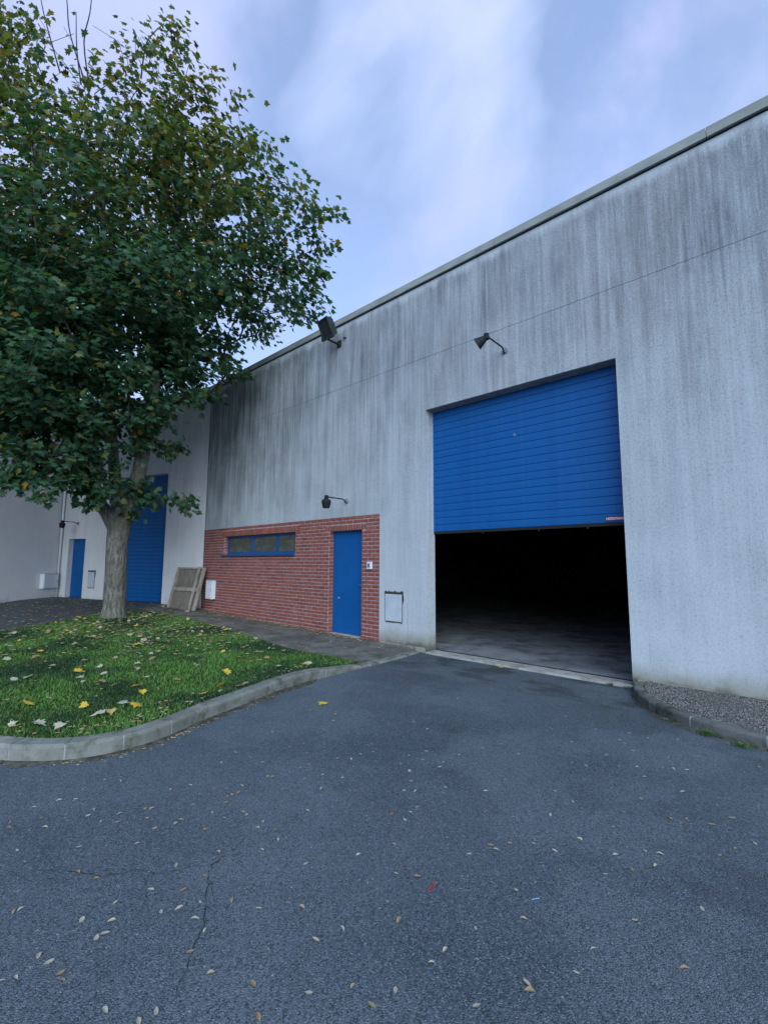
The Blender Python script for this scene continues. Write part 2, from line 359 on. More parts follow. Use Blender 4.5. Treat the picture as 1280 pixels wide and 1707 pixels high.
class MB:
    def __init__(s): s.v = []; s.f = []
    def box(s, x0, x1, y0, y1, z0, z1, M4=None):
        b = len(s.v); P = [(x0, y0, z0), (x1, y0, z0), (x1, y1, z0), (x0, y1, z0), (x0, y0, z1), (x1, y0, z1), (x1, y1, z1), (x0, y1, z1)]
        if M4 is not None: P = [tuple(M4 @ Vector(p)) for p in P]
        s.v += P; s.f += [tuple(b+i for i in q) for q in ((0, 3, 2, 1), (4, 5, 6, 7), (0, 1, 5, 4), (1, 2, 6, 5), (2, 3, 7, 6), (3, 0, 4, 7))]; return s
    def tube(s, pts, rs, n=10, cap=True):
        pts = [Vector(p) for p in pts]; b0 = len(s.v)
        if not hasattr(rs, '__len__'): rs = [rs]*len(pts)
        ref = Vector((0, 0, 1))
        for i, p in enumerate(pts):
            t = (pts[min(i+1, len(pts)-1)]-pts[max(i-1, 0)]).normalized()
            if abs(t.dot(ref)) > .95: ref = Vector((1, 0, 0))
            a = t.cross(ref).normalized(); b = t.cross(a)
            for k in range(n):
                w = 2*math.pi*k/n; s.v.append(tuple(p+(a*math.cos(w)+b*math.sin(w))*rs[i]))
        for i in range(len(pts)-1):
            for k in range(n):
                q = b0+i*n; s.f.append((q+k, q+(k+1) % n, q+n+(k+1) % n, q+n+k))
        if cap:
            s.f.append(tuple(b0+k for k in range(n))[::-1]); s.f.append(tuple(b0+(len(pts)-1)*n+k for k in range(n)))
        return s
    def me(s, name='m', bevel=0.):
        m_ = mesh(name, s.v, s.f)
        bm = bmesh.new(); bm.from_mesh(m_)
        bmesh.ops.recalc_face_normals(bm, faces=bm.faces)
        if bevel: bmesh.ops.bevel(bm, geom=list(bm.edges), offset=bevel, segments=2, affect='EDGES', profile=.6)
        bm.to_mesh(m_); bm.free(); return m_
    def obj(s, name, mat, parent=None, bevel=0., **k): return link(name, s.me(name, bevel), mat, parent, **k)
def wall_mesh(x0, x1, z0, z1, feats, thick):
    """front face at y=0; feats = (xa,xb,za,zb,depth) depth None = through opening"""
    xs = sorted({x0, x1, *[f[0] for f in feats], *[f[1] for f in feats]}); zs = sorted({z0, z1, *[f[2] for f in feats], *[f[3] for f in feats]})
    xs = [x for x in xs if x0 <= x <= x1]; zs = [z for z in zs if z0 <= z <= z1]
    def dep(i, j):
        if i < 0 or j < 0 or i >= len(xs)-1 or j >= len(zs)-1: return 0.
        cx = (xs[i]+xs[i+1])/2; cz = (zs[j]+zs[j+1])/2
        d = 0.
        for f in feats:
            if f[0] < cx < f[1] and f[2] < cz < f[3]: d = thick if f[4] is None else max(d, f[4])
        return d
    b = MB(); V = b.v; Fc = b.f
    def q(*p): n = len(V); V.extend(p); Fc.append((n, n+1, n+2, n+3))
    for i in range(len(xs)-1):
        for j in range(len(zs)-1):
            a, c, e, g = xs[i], xs[i+1], zs[j], zs[j+1]; d = dep(i, j)
            if d < thick: q((a, d, e), (c, d, e), (c, d, g), (a, d, g)); q((a, thick, e), (a, thick, g), (c, thick, g), (c, thick, e))
            dr = dep(i+1, j)
            if abs(dr-d) > 1e-6: q((c, d, e), (c, dr, e), (c, dr, g), (c, d, g))
            dl = dep(i-1, j)
            if i == 0 and d: q((a, d, e), (a, dl, e), (a, dl, g), (a, d, g))
            du = dep(i, j+1)
            if abs(du-d) > 1e-6: q((a, d, g), (c, d, g), (c, du, g), (a, du, g))
            if j == 0 and d: q((a, d, e), (c, d, e), (c, 0, e), (a, 0, e))
    q((x0, 0, z1), (x1, 0, z1), (x1, thick, z1), (x0, thick, z1)); q((x1, 0, z0), (x1, thick, z0), (x1, thick, z1), (x1, 0, z1)); q((x0, 0, z0), (x0, 0, z1), (x0, thick, z1), (x0, thick, z0))
    me = mesh('wall', V, Fc)
    bm = bmesh.new(); bm.from_mesh(me); bmesh.ops.remove_doubles(bm, verts=bm.verts, dist=1e-5); bmesh.ops.recalc_face_normals(bm, faces=bm.faces); bm.to_mesh(me); bm.free()
    return me

def sstep(a, b, x):
    t = np.clip((np.asarray(x, float)-a)/(b-a), 0, 1); return t*t*(3-2*t)
def ghgt(x, y):                             # height of the tarmac and path
    x = np.asarray(x, float); y = np.asarray(y, float)
    base = np.interp(-x, [-50, 5, 6.1, 9, 12.4, 13.5, 15.0, 20, 60], [0, 0, .012, .05, .105, .15, .23, .28, .30])
    near = sstep(.5, 3.5, y) * 1.0           # in front (towards the viewer) the yard stays flat
    dip = -.035*sstep(4.6, 6.3, y)*sstep(-5.6, -4.8, x)
    return base*np.where(x < -5, .0+near, 1.) + dip

# ------------------------------------------------------------------ ground sheet (asphalt yard to the horizon)
gx = np.unique(np.concatenate([-np.geomspace(26, 700, 14), np.arange(-25, 14.01, .25), np.geomspace(15, 700, 14)]))
gy = np.unique(np.concatenate([-np.geomspace(9, 700, 14), np.arange(-8, 8.01, .25), np.geomspace(9, 700, 14)]))
X, Y = np.meshgrid(gx, gy); Z = ghgt(X, Y)
Z = np.where(Y > 6.68, np.minimum(Z, -.06), Z)     # below the buildings' own floors
nx, ny = len(gx), len(gy)
V = np.stack([X.ravel(), Y.ravel(), Z.ravel()], 1)
I = np.arange(nx*ny).reshape(ny, nx)
Fq = np.stack([I[:-1, :-1].ravel(), I[:-1, 1:].ravel(), I[1:, 1:].ravel(), I[1:, :-1].ravel()], 1)
asphalt = link('asphalt', mesh('asphalt', V.tolist(), Fq.tolist()), 'asphalt', kind='structure', smooth=True)

def poly_sheet(name, poly, zf, mat, step=.2, parent=None, kind=None):
    """triangulated sheet over a polygon, refined, heights from zf"""
    bm = bmesh.new()
    pts = []
    for i, p in enumerate(poly):
        q = poly[(i+1) % len(poly)]; n = max(1, int(math.hypot(q[0]-p[0], q[1]-p[1])/step))
        for k in range(n): pts.append((p[0]+(q[0]-p[0])*k/n, p[1]+(q[1]-p[1])*k/n))
    vs = [bm.verts.new((*p, 0)) for p in pts]; f = bm.faces.new(vs)
    xs = [p[0] for p in pts]; ys = [p[1] for p in pts]
    x = math.floor(min(xs)/step)*step
    while x < max(xs):
        bmesh.ops.bisect_plane(bm, geom=bm.verts[:]+bm.edges[:]+bm.faces[:], plane_co=(x+.003, 0, 0), plane_no=(1, 0, 0)); x += step
    y = math.floor(min(ys)/step)*step
    while y < max(ys):
        bmesh.ops.bisect_plane(bm, geom=bm.verts[:]+bm.edges[:]+bm.faces[:], plane_co=(0, y+.003, 0), plane_no=(0, 1, 0)); y += step
    bmesh.ops.triangulate(bm, faces=bm.faces[:])
    for v in bm.verts: v.co.z = float(zf(v.co.x, v.co.y))
    bmesh.ops.recalc_face_normals(bm, faces=bm.faces[:])
    if sum(f.normal.z for f in bm.faces) < 0: bmesh.ops.reverse_faces(bm, faces=bm.faces[:])
    me = bpy.data.meshes.new(name); bm.to_mesh(me); bm.free()
    return link(name, me, mat, parent, kind=kind, smooth=True)

def catmull(P, n=12):
    P = [Vector(p) for p in P]; out = []
    for i in range(len(P)-1):
        p0, p1, p2, p3 = P[max(i-1, 0)], P[i], P[i+1], P[min(i+2, len(P)-1)]
        for k in range(n):
            t = k/n; out.append(.5*((2*p1)+(-p0+p2)*t+(2*p0-5*p1+4*p2-p3)*t*t+(-p0+3*p1-3*p2+p3)*t**3))
    out.append(P[-1]); return out
def arclen(P):
    s = [0.]
    for a, b in zip(P, P[1:]): s.append(s[-1]+(b-a).length)
    return s
def at_s(P, s, d):
    d = min(max(d, 0), s[-1]-1e-6); i = max(k for k in range(len(s)-1) if s[k] <= d)
    t = (d-s[i])/max(s[i+1]-s[i], 1e-9); return P[i].lerp(P[i+1], t), (P[i+1]-P[i]).normalized()

def kerb_chain(root, path, width, hfun, cuts, side=1, mats=('kerb', 'joint')):
    """path = foot of the kerb face; stones one by one, with mortar joints"""
    P = catmull(path); s = arclen(P)
    for a, b in zip(cuts, cuts[1:]):
        n = max(3, int((b-a)/.08)); ring = []
        j = random.uniform(-.004, .004)
        mb = MB()
        for k in range(n+1):
            d = a+.006+(b-a-.012)*k/n; p, t = at_s(P, s, d); nn = Vector((-t.y, t.x, 0))*side
            z0 = float(ghgt(p.x, p.y)); h = hfun(d)+j
            prof = [(0, -.12), (.0, max(h-.025, .003)), (.006, h-.010), (.022, h), (width-.004, h+.002), (width, h-.008), (width, -.12)]
            for o_, z_ in prof:
                q = p+nn*(o_+random.uniform(-.0012, .0012)); mb.v.append((q.x, q.y, z0+z_+random.uniform(-.001, .001)))
        m_ = 7
        for k in range(n):
            for i in range(m_-1): mb.f.append((k*m_+i, k*m_+i+1, (k+1)*m_+i+1, (k+1)*m_+i))
        mb.f.append(tuple(range(m_))); mb.f.append(tuple(n*m_+i for i in range(m_))[::-1])
        mb.obj('kerb_stone', mats[0], root, smooth=False)
        # mortar joint
        p, t = at_s(P, s, b); nn = Vector((-t.y, t.x, 0))*side; z0 = float(ghgt(p.x, p.y)); h = hfun(b)
        jb = MB(); q = p+nn*.003
        Mx = Matrix.Translation((q.x, q.y, z0)) @ Matrix.Rotation(math.atan2(t.y, t.x), 4, 'Z')
        jb.box(-.006, .006, 0 if side > 0 else -(width-.006), width-.006 if side > 0 else 0, -.1, max(h-.004, .002), Mx)
        jb.obj('joint', mats[1], root)
    return P, s

# left kerb, following the lawn and dropping at the garage drive
KL = [(-14.5, -1.1, 0), (-11.5, -.75, 0), (-8.6, -.25, 0), (-6.6, .10, 0), (-5.3, .42, 0), (-4.64, .76, 0), (-4.27, 1.12, 0), (-4.16, 1.5, 0), (-4.22, 1.85, 0), (-4.38, 2.25, 0), (-4.53, 2.75, 0), (-4.70, 3.3, 0),
      (-4.80, 3.8, 0), (-4.84, 4.3, 0), (-4.88, 4.9, 0), (-4.93, 5.5, 0), (-5.02, 6.2, 0), (-5.06, 6.5, 0)]
Pk = catmull(KL); sk = arclen(Pk); Ltot = sk[-1]
def s_near(x, y):
    i = min(range(len(Pk)), key=lambda k: (Pk[k].x-x)**2+(Pk[k].y-y)**2); return sk[i]
s_drop0, s_drop1 = s_near(-4.80, 3.7), s_near(-4.88, 5.2)
hL = lambda d: .125-.095*float(sstep(s_drop0, s_drop1, d))
s1 = s_near(-4.30, 1.08)
cuts = [s1-9.2, s1-8.2, s1-7.2, s1-6.2, s1-5.2, s1-4.2, s1-3.2, s1-2.2, s1-1.35, s1-.85, s1-.42, s1, s1+.4, s1+.82, s1+1.25, s1+2.2, s1+3.2, s1+4.2, s1+5.2, Ltot-.02]
cuts = [c_ for c_ in cuts if c_ > 0.02]
kroot = empty('kerb', (0, 0, 0), kind='structure')
kerb_chain(kroot, KL, .150, hL, cuts, side=1)
kroot['label'] = 'grey concrete kerb curving around the lawn and dropping at the garage drive'
# right kerb, round the pebbled apron
KR = [(-1.70, 6.50, 0), (-1.60, 6.15, 0), (-1.42, 5.78, 0), (-1.16, 5.45, 0), (-.86, 5.26, 0), (-.50, 5.14, 0), (-.1, 5.08, 0), (.6, 5.03, 0), (2.5, 5.0, 0), (5, 5, 0), (9, 5, 0)]
hR = lambda d: .105
kr2 = empty('kerb', (0, 0, 0), kind='structure'); kr2['label'] = 'dark worn kerb curving from the garage corner round the pebbled apron'
kerb_chain(kr2, KR, .115, hR, [0.0, .45, .95, 1.5, 2.1, 3.1, 4.1, 5.1, 6.1, 7.1, 8.1, 9.1], side=1, mats=('kerb_dark', 'joint'))
PR = catmull(KR)
apron = [(p.x-(-0)*0, p.y) for p in PR]
in_off = []
for i, p in enumerate(PR):
    t = (PR[min(i+1, len(PR)-1)]-PR[max(i-1, 0)]).normalized(); q = p+Vector((-t.y, t.x, 0))*.117; in_off.append((q.x, q.y))
ap = [q for q in in_off if q[1] < 6.56]; ap = ap+[(9, 6.59), (-1.50, 6.59)]
poly_sheet('apron', ap, lambda x, y: .070+.004*math.sin(x*7), 'washed', .25, kind='structure')

# lawn
GP = []
for i, p in enumerate(Pk):
    if p.x < -4.9 and p.y < .6 and p.x < -11.0: continue
    if sk[i] > s_near(-4.88, 4.95): break
    t = (Pk[min(i+1, len(Pk)-1)]-Pk[max(i-1, 0)]).normalized(); q = p+Vector((-t.y, t.x, 0))*.152; GP.append((q.x, q.y))
back = [(-5.06, 5.02), (-5.5, 4.93), (-6.1, 4.90), (-6.8, 4.93), (-7.6, 5.02), (-8.7, 5.12), (-9.7, 5.22), (-10.8, 5.34), (-11.8, 5.42), (-12.6, 5.36), (-13.2, 5.1), (-13.6, 4.5), (-13.45, 3.8), (-12.95, 3.0), (-12.4, 2.2), (-11.9, 1.2), (-11.4, .3), (-11.2, -.45)]
lawn_poly = GP+back
KPn = np.array([(p.x, p.y) for p in Pk])
def kerb_dist(x, y):
    x = np.atleast_1d(x); y = np.atleast_1d(y); return np.sqrt(((x[:, None]-KPn[None, :, 0])**2+(y[:, None]-KPn[None, :, 1])**2).min(1))
def lawn_z(x, y):
    d = kerb_dist(x, y); y_ = np.atleast_1d(y); drop = 1-.9*sstep(3.7, 4.9, y_)
    k = np.exp(-np.maximum(d-.16, 0)/2.2)*drop
    und = .012*np.sin(np.atleast_1d(x)*1.7+1)*np.cos(y_*2.1)
    r = ghgt(x, y)+.028+.082*k+und*sstep(.2, .8, d-.16); return r if np.ndim(x) else float(r[0])
poly_sheet('lawn', lawn_poly, lawn_z, 'soil', .25, kind='structure')
def in_poly(x, y, poly):
    c_ = np.zeros(len(x), bool); n = len(poly); j = n-1
    for i in range(n):
        xi, yi = poly[i]; xj, yj = poly[j]
        m_ = ((yi > y) != (yj > y)) & (x < (xj-xi)*(y-yi)/(yj-yi+1e-12)+xi); c_ ^= m_; j = i
    return c_
# path between lawn and brick wall
pp = [(-5.08, 6.585)]+[(q[0]-.0, q[1]) for q in []]
kin = []
for i, p in enumerate(Pk):
    if p.y < 4.75: continue
    t = (Pk[min(i+1, len(Pk)-1)]-Pk[max(i-1, 0)]).normalized(); q = p+Vector((-t.y, t.x, 0))*.152; kin.append((q.x, q.y))
path_poly = kin+[(-5.25, 6.585), (-13.3, 6.585), (-14.6, 6.12), (-14.2, 5.2), (-13.5, 4.9), (-12.6, 5.2), (-11.8, 5.25), (-10.8, 5.2), (-9.7, 5.05), (-8.7, 4.95), (-7.6, 4.8), (-6.7, 4.75), (-6.0, 4.72), (-5.4, 4.72), (-5.15, 4.72)]
poly_sheet('path', path_poly, lambda x, y: float(ghgt(x, y))+.012, 'path', .25, kind='structure')

# grass blades
def quads_blades(n_try, dens_pow):
    x = rng.uniform(-13.8, -4.2, n_try); y = rng.uniform(-.6, 5.5, n_try)
    d = np.hypot(x, y); keep = (rng.random(n_try) < np.clip((5.5/d)**dens_pow, 0, 1)) & in_poly(x, y, lawn_poly)
    x, y = x[keep], y[keep]; return x, y
bx, by = quads_blades(210000, .9)
edge_x = []
nB = len(bx); print('blades', nB)
bz = lawn_z(bx, by)
hgtb = rng.uniform(.014, .040, nB)*(1+.5*np.sin(bx*2.3+by)*np.cos(by*1.9)); wd = rng.uniform(.0022, .0045, nB)*(1+np.hypot(bx, by)*.07)
az = rng.uniform(0, 2*np.pi, nB); lean = rng.uniform(.1, 1.1, nB)*hgtb; laz = rng.uniform(0, 2*np.pi, nB)
cx, sx_ = np.cos(az), np.sin(az)
def st(a, b, c_): return np.stack([a, b, c_], 1)
v0 = st(bx-cx*wd, by-sx_*wd, bz-.004); v1 = st(bx+cx*wd, by+sx_*wd, bz-.004)
mxp = bx+np.cos(laz)*lean*.35; myp = by+np.sin(laz)*lean*.35
v2 = st(mxp+cx*wd*.8, myp+sx_*wd*.8, bz+hgtb*.6); v3 = st(mxp-cx*wd*.8, myp-sx_*wd*.8, bz+hgtb*.6)
v4 = st(bx+np.cos(laz)*lean, by+np.sin(laz)*lean, bz+hgtb)
Vg = np.stack([v0, v1, v2, v3, v4], 1).reshape(-1, 3)
def fast_mesh(name, V, faces_idx_list, sizes):
    me = bpy.data.meshes.new(name); me.vertices.add(len(V)); me.vertices.foreach_set('co', V.astype(np.float32).ravel())
    me.loops.add(len(faces_idx_list)); me.loops.foreach_set('vertex_index', faces_idx_list.astype(np.int32))
    me.polygons.add(len(sizes)); st_ = np.concatenate([[0], np.cumsum(sizes)[:-1]]).astype(np.int32)
    me.polygons.foreach_set('loop_start', st_); me.polygons.foreach_set('loop_total', sizes.astype(np.int32)); me.update(calc_edges=True); return me
base = np.arange(nB)[:, None]*5
idx = np.concatenate([base+np.array([[0, 1, 2, 3]]), base+np.array([[3, 2, 4]])], 1).ravel(); sizes = np.tile([4, 3], nB)
g = link('grass', fast_mesh('grass', Vg, idx, sizes), 'grass', kind='stuff'); tag(g, 'short green lawn grass growing inside the curved kerb under the tree', 'grass')

# ------------------------------------------------------------------ main warehouse
RB, RT = 6.845, 6.99
wh = empty('warehouse', (0, 6.6, 0), 0., 'long streaked grey plaster warehouse with blue garage door and red brick panel', 'warehouse')
XA, XB, XC, XD = -1.725, -4.99, -6.133, -13.368
GD, DT = 4.347, 2.49
TH = .26
feats = [(XB, XA, -.3, GD, None), (XD, XC, -.3, DT, .10), (XD-.0, 13, 5.361, 5.369, .006)]
feats += [(-7.633, -6.625, -.3, 2.205, None), (-12.14, -8.845, 1.735, 2.25, None)]
link('wall', wall_mesh(XD, 13, -.2, RB, feats, TH), 'plaster', wh)
# lintel soffit strip of bare concrete above the garage opening
MB().box(XB+.004, XA-.004, .03, TH-.02, GD-.006, GD+.0).obj('soffit', 'soffit', wh)
# footing ledge either side of the garage door
MB().box(-6.10, XB-.03, -.035, .02, -.1, .045).obj('footing', 'footing', wh, bevel=.008)
MB().box(XA+.06, 13, -.014, .02, -.1, .075).obj('footing', 'footing', wh, bevel=.004)
# body of the building behind (closed roof, side and inner walls)
MB().box(XD, 13, TH+.01, 18, RB-.25, RB-.02).obj('roof', 'coping', wh)
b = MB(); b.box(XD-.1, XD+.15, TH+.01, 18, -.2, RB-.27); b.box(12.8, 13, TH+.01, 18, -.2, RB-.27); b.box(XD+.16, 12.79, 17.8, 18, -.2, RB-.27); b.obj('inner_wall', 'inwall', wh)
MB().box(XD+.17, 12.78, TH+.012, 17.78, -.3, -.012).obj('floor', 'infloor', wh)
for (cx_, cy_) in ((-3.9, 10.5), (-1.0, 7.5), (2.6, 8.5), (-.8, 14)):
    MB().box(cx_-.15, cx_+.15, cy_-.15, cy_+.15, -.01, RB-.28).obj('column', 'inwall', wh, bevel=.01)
# coping
joints = [XD-.02, -12.4, -9.4, -6.4, -3.5, -.535, 2.4, 5.4, 8.4, 11.4, 13.05]
for a, c_ in zip(joints, joints[1:]):
    b = MB(); b.box(a+.003, c_-.003, -.055, TH+.05, RB+.012, RT); b.obj('coping', 'coping', wh, bevel=.004)
MB().box(XD, 13, -.015, TH, RB-.004, RB+.015).obj('coping_shadow_strip', 'rubber', wh)  # black strip standing in for the shadow line under the coping
# sill
b = MB(); b.box(XB-.0+.003, XA-.003, -.06, TH+.008, -.2, -.012); o = b.obj('sill', 'sill', wh, bevel=.006)
b = MB(); b.box(XB+.01, XA-.01, TH-.03, TH+.02, -.1, -.008); b.obj('sill_seam', 'rubber', wh)

# garage door, slat by slat
gdr = empty('garage_door', (0, TH-.035, 0)); gdr.parent = wh; gdr['label'] = 'blue sectional garage door raised half way'
PITCH = .1245; ZB = 2.095
def slat_mesh(w, h, groove=.012, dep=.012):
    b = MB(); prof = [(0, dep*.9), (0+groove*.25, dep*.15), (groove*.8, 0), (h*.5, -.0015), (h-groove*.8, 0), (h-groove*.25, dep*.15), (h, dep*.9)]
    n = len(prof)
    for x_ in (-w/2, w/2):
        for z_, y_ in prof: b.v.append((x_, y_, z_))
        b.v += [(x_, .035, h), (x_, .035, 0)]
    k = n+2
    for i in range(k): b.f.append((i, (i+1) % k, k+(i+1) % k, k+i))
    b.f.append(tuple(range(k))); b.f.append(tuple(range(k, 2*k)))
    return b.me('slat')
W_ = XA-XB-.006+.16
sm = slat_mesh(W_, PITCH-.001)
z_ = ZB; i = 0
while z_ < GD+.1:
    link('slat', sm, 'blue', gdr, loc=((XA+XB)/2, 0, z_)); z_ += PITCH; i += 1
MB().box(XB-.07, XA+.07, .003, .032, ZB-.045, ZB-.002).obj('bottom_seal', 'rubber', gdr, bevel=.006)
for xx in (-3.98, -3.0, -2.27): MB().box(xx-.008, xx+.008, .005, .03, ZB-.068, ZB-.046).obj('catch', 'flood', gdr)
b = MB()
for k in range(9):
    a = k*.7; b.box(-3.348+.032*math.cos(a)*(k/9)-.008, -3.348+.032*math.cos(a)*(k/9)+.008, -.0045-.0003*k, -.003, 3.62+.03*math.sin(a)*(k/9)-.008, 3.62+.03*math.sin(a)*(k/9)+.008)
b.obj('scuff', 'scuff', gdr)
MB().box(-2.02, -1.735, -.0075, -.002, ZB+.022, ZB+.090).obj('name_plate', 'plate', gdr)
MB().box(-2.005, -1.755, -.0095, -.0076, ZB+.036, ZB+.074).obj('name_plate_field', 'signred', gdr)
cu = bpy.data.curves.new('t', 'FONT'); cu.body = 'HÖRMANN'; cu.size = .05; cu.align_x = 'CENTER'; cu.extrude = .0005; cu.space_character = 1.05
to = bpy.data.objects.new('t', cu); col.objects.link(to); bpy.context.view_layer.update()
tme = bpy.data.meshes.new_from_object(to.evaluated_get(bpy.context.evaluated_depsgraph_get())); bpy.data.objects.remove(to)
link('lettering', tme, 'letters', gdr, loc=(-1.88, -.0105, ZB+.039), rot=(R(90), 0, 0))

# brick panel
bp = empty('brick_panel', (0, 0, 0)); bp.parent = wh; bp['label'] = 'red brick cladding round the blue door and strip window'
feats = [(-7.633, -6.625, -.3, 2.205, None), (-12.14, -8.845, 1.735, 2.25, None)]
link('mortar', wall_mesh(XD+.002, XC-.002, -.15, DT-.002, feats, .085), 'mortar', bp, loc=(0, .008, 0))
BH, BL, CO = .055, .196, .0775
def brick_mesh(l, h, d=.05):
    b = MB(); b.box(-l/2, l/2, -.004, d, 0, h); return b.me('brick', .003)
bmeshes = {}
bricks = []      # x0,x1,z0,z1
holes = [(-7.633, -6.625, -.3, 2.205), (-12.14, -8.845, 1.735, 2.25)]
lint = [(-7.76, -6.50, 2.207, DT-.006-2*CO+.010), (-12.30, -8.70, 2.252, DT-.006-CO+.010)]
sub = [(-12.14, -8.845, 1.735-.0, 1.735)]
z_ = DT-.006-BH; r_ = 0
while z_ > -.06:
    x_ = XC-.004-(BL+.012)*(.5 if r_ % 2 else 0)*1.0
    segs = []
    xr = XC-.004
    if r_ % 2: segs.append((xr-BL*.5+.003, xr)); xr = xr-BL*.5-.015
    while xr > XD+.03:
        xl = max(xr-BL, XD+.004); segs.append((xl, xr)); xr = xl-.020
    for (a, c_) in segs:
        parts = [(a, c_)]
        for (h0, h1, g0, g1) in holes+lint:
            if z_+BH > g0+.004 and z_ < g1-.004:
                np_ = []
                for (p, q) in parts:
                    if q <= h0 or p >= h1: np_.append((p, q)); continue
                    if p < h0: np_.append((p, h0-.004))
                    if q > h1: np_.append((h1+.004, q))
                parts = np_
        for (p, q) in parts:
            if q-p > .03: bricks.append((p, q, z_, z_+BH))
    z_ -= CO; r_ += 1
for (h0, h1, g0, g1) in lint:            # soldier courses over door and window
    n = int(round((h1-h0)/.078)); w = (h1-h0)/n
    for k in range(n): bricks.append((h0+k*w+.010, h0+(k+1)*w-.010, g0+.002, g1-.022))
bricks.sort(key=lambda q: math.hypot((q[0]+q[1])/2, 6.6)*1.0-.3*(q[2]))
far = MB()
for k, (p, q, za, zb) in enumerate(bricks):
    jy = random.uniform(-.0015, .0025)
    if k < 300:
        key = (round(q-p, 3), round(zb-za, 3))
        if key not in bmeshes: bmeshes[key] = brick_mesh(q-p, zb-za)
        link('brick', bmeshes[key], 'brick', bp, loc=((p+q)/2, jy, za), rot=(0, random.uniform(-.003, .003), 0))
    else: far.box(p, q, jy-.004, .05, za, zb)
far.obj('bricks', 'brick_far', bp, kind='stuff')
# brick reveals of door and window
b = MB()
for x_ in (-7.633, -6.625):
    z_ = -.05
    while z_ < 2.18:
        s_ = 1 if x_ < -7 else -1
        xa, xb_ = (x_+.001, x_+.006) if s_ > 0 else (x_-.006, x_-.001)
        b.box(xa, xb_, .01, .13, z_, z_+.064); z_ += CO
z_ = 1.742
while z_ < 2.22: b.box(-12.139, -12.134, .01, .10, z_, z_+.06); b.box(-8.851, -8.846, .01, .10, z_, z_+.06); z_ += CO
b.obj('bricks', 'brick_far', bp, kind='stuff')

# personnel door
pd = empty('door', (-7.13, .13, 0)); pd.parent = wh
z0d = .045
MB().box(-.470, .485, .0, .045, z0d+.006, 2.170).obj('leaf_panel', 'blue', pd, bevel=.003)
MB().box(-.500, -.473, -.004, .06, z0d, 2.204).obj('door_frame', 'blue_dark', pd); MB().box(.488, .504, -.004, .06, z0d, 2.204).obj('door_frame', 'blue_dark', pd)
MB().box(-.472, .487, -.004, .06, 2.174, 2.204).obj('door_frame', 'blue_dark', pd)
b = MB(); b.box(.425, .462, -.008, 0., .93, 1.13); b.obj('lock_plate', 'steel', pd, bevel=.003)
b = MB(); b.tube([(.443, -.005, 1.07), (.443, -.045, 1.07), (.435, -.055, 1.07), (.33, -.055, 1.068)], .009, 10); b.obj('handle', 'steel', pd, smooth=True)
MB().box(-.34, -.27, -.004, 0, .76, .80).obj('scuff', 'scuff', pd)
MB().box(-7.63, -6.628, -.04, .20, -.1, .044).obj('doorstep', 'sill', wh, bevel=.006)

# strip window
wi = empty('window', (-10.49, .10, 1.735)); wi.parent = wh
x0, x1, z0, z1 = -1.645, 1.640, 0., .512
fr = MB(); fr.box(x0, x1, 0, .06, z0+.0, z0+.075); fr.box(x0, x1, 0, .06, z1-.05, z1); fr.box(x0, x0+.06, 0, .06, z0+.076, z1-.051); fr.box(x1-.05, x1, 0, .06, z0+.076, z1-.051); fr.obj('frame', 'blue_dark', wi, bevel=.004)
ws = [x0+.06, -.345, .765, x1-.05]
for xm in ws[1:3]: MB().box(xm-.045, xm+.045, -.008, .06, z0+.076, z1-.051).obj('mullion', 'blue_dark', wi, bevel=.004)
for a, c_ in zip(ws, ws[1:]):
    MB().box(a+(.046 if a != ws[0] else .001), c_-(.046 if c_ != ws[3] else .001), .028, .04, z0+.077, z1-.052).obj('pane', 'pane', wi)
b = MB(); b.box(x0-.10, x1+.0, -.155, .0, -.045, -.002); b.obj('window_sill', 'blue_dark', wi, bevel=.006)

# recessed meter panel on the plaster
def meter(root, x0, x1, z0, z1, proud=.012, name='lid'):
    MB().box(x0-.022, x1+.026, -.004, .0-.0005, z0-.02, z1+.05).obj('surround', 'moss', root)
    MB().box(x0, x1, -proud, -.0045, z0, z1).obj(name, 'white', root, bevel=.004)
mt = empty('meter_box', (-5.76, 6.6, .44), 0, 'flush white meter cover with dark mossy outline right of the brick panel', 'meter box', 'flush meter covers')
mp_ = M('painted_cover', .8, .3); mp_.color(mp_.mix(mp_.rng_(mp_.noise(5, (1, 1, 1), 5), .4, .7), (.44, .50, .56), (.38, .43, .49))); MAT['cover'] = mp_.m
def mossline(root, w, h):
    b = MB(); rr = random.Random(3)
    def strip(xa, xb, za, zb): b.box(xa, xb, -.010, -.0008, za, zb)
    n = 16
    for k in range(n): strip(-w/2-.02+(w+.05)*k/n, -w/2-.02+(w+.05)*(k+1)/n, h+rr.uniform(-.006, .003), h+.035+rr.uniform(0, .03))
    for k in range(n//2): strip(w/2+.004, w/2+.024+rr.uniform(-.004, .014), h-.02-.25*h*k/8-.045, h-.02-.25*h*k/8+.02)
    strip(w/2+.004, w/2+.011, .0, h*.7); strip(-w/2-.010, -w/2-.003, 0, h)
    for k in range(n): strip(-w/2+w*k/n, -w/2+w*(k+1)/n, -.022+rr.uniform(-.008, .004), -.004)
    b.obj('moss', 'moss', root)
MB().box(-.205, .205, -.014, -.0005, 0, .50).obj('lid', 'cover', mt, bevel=.004); mossline(mt, .41, .50)

# intercom
ic = empty('intercom', (-6.37, 6.588, 1.40), 0, 'small white entry keypad screwed on the brick pier beside the blue door', 'intercom')
MB().box(-.062, .062, -.045, .004, 0, .145).obj('housing', 'white', ic, bevel=.01); MB().box(-.04, .03, -.048, -.0455, .03, .115).obj('keypad', 'steel', ic)
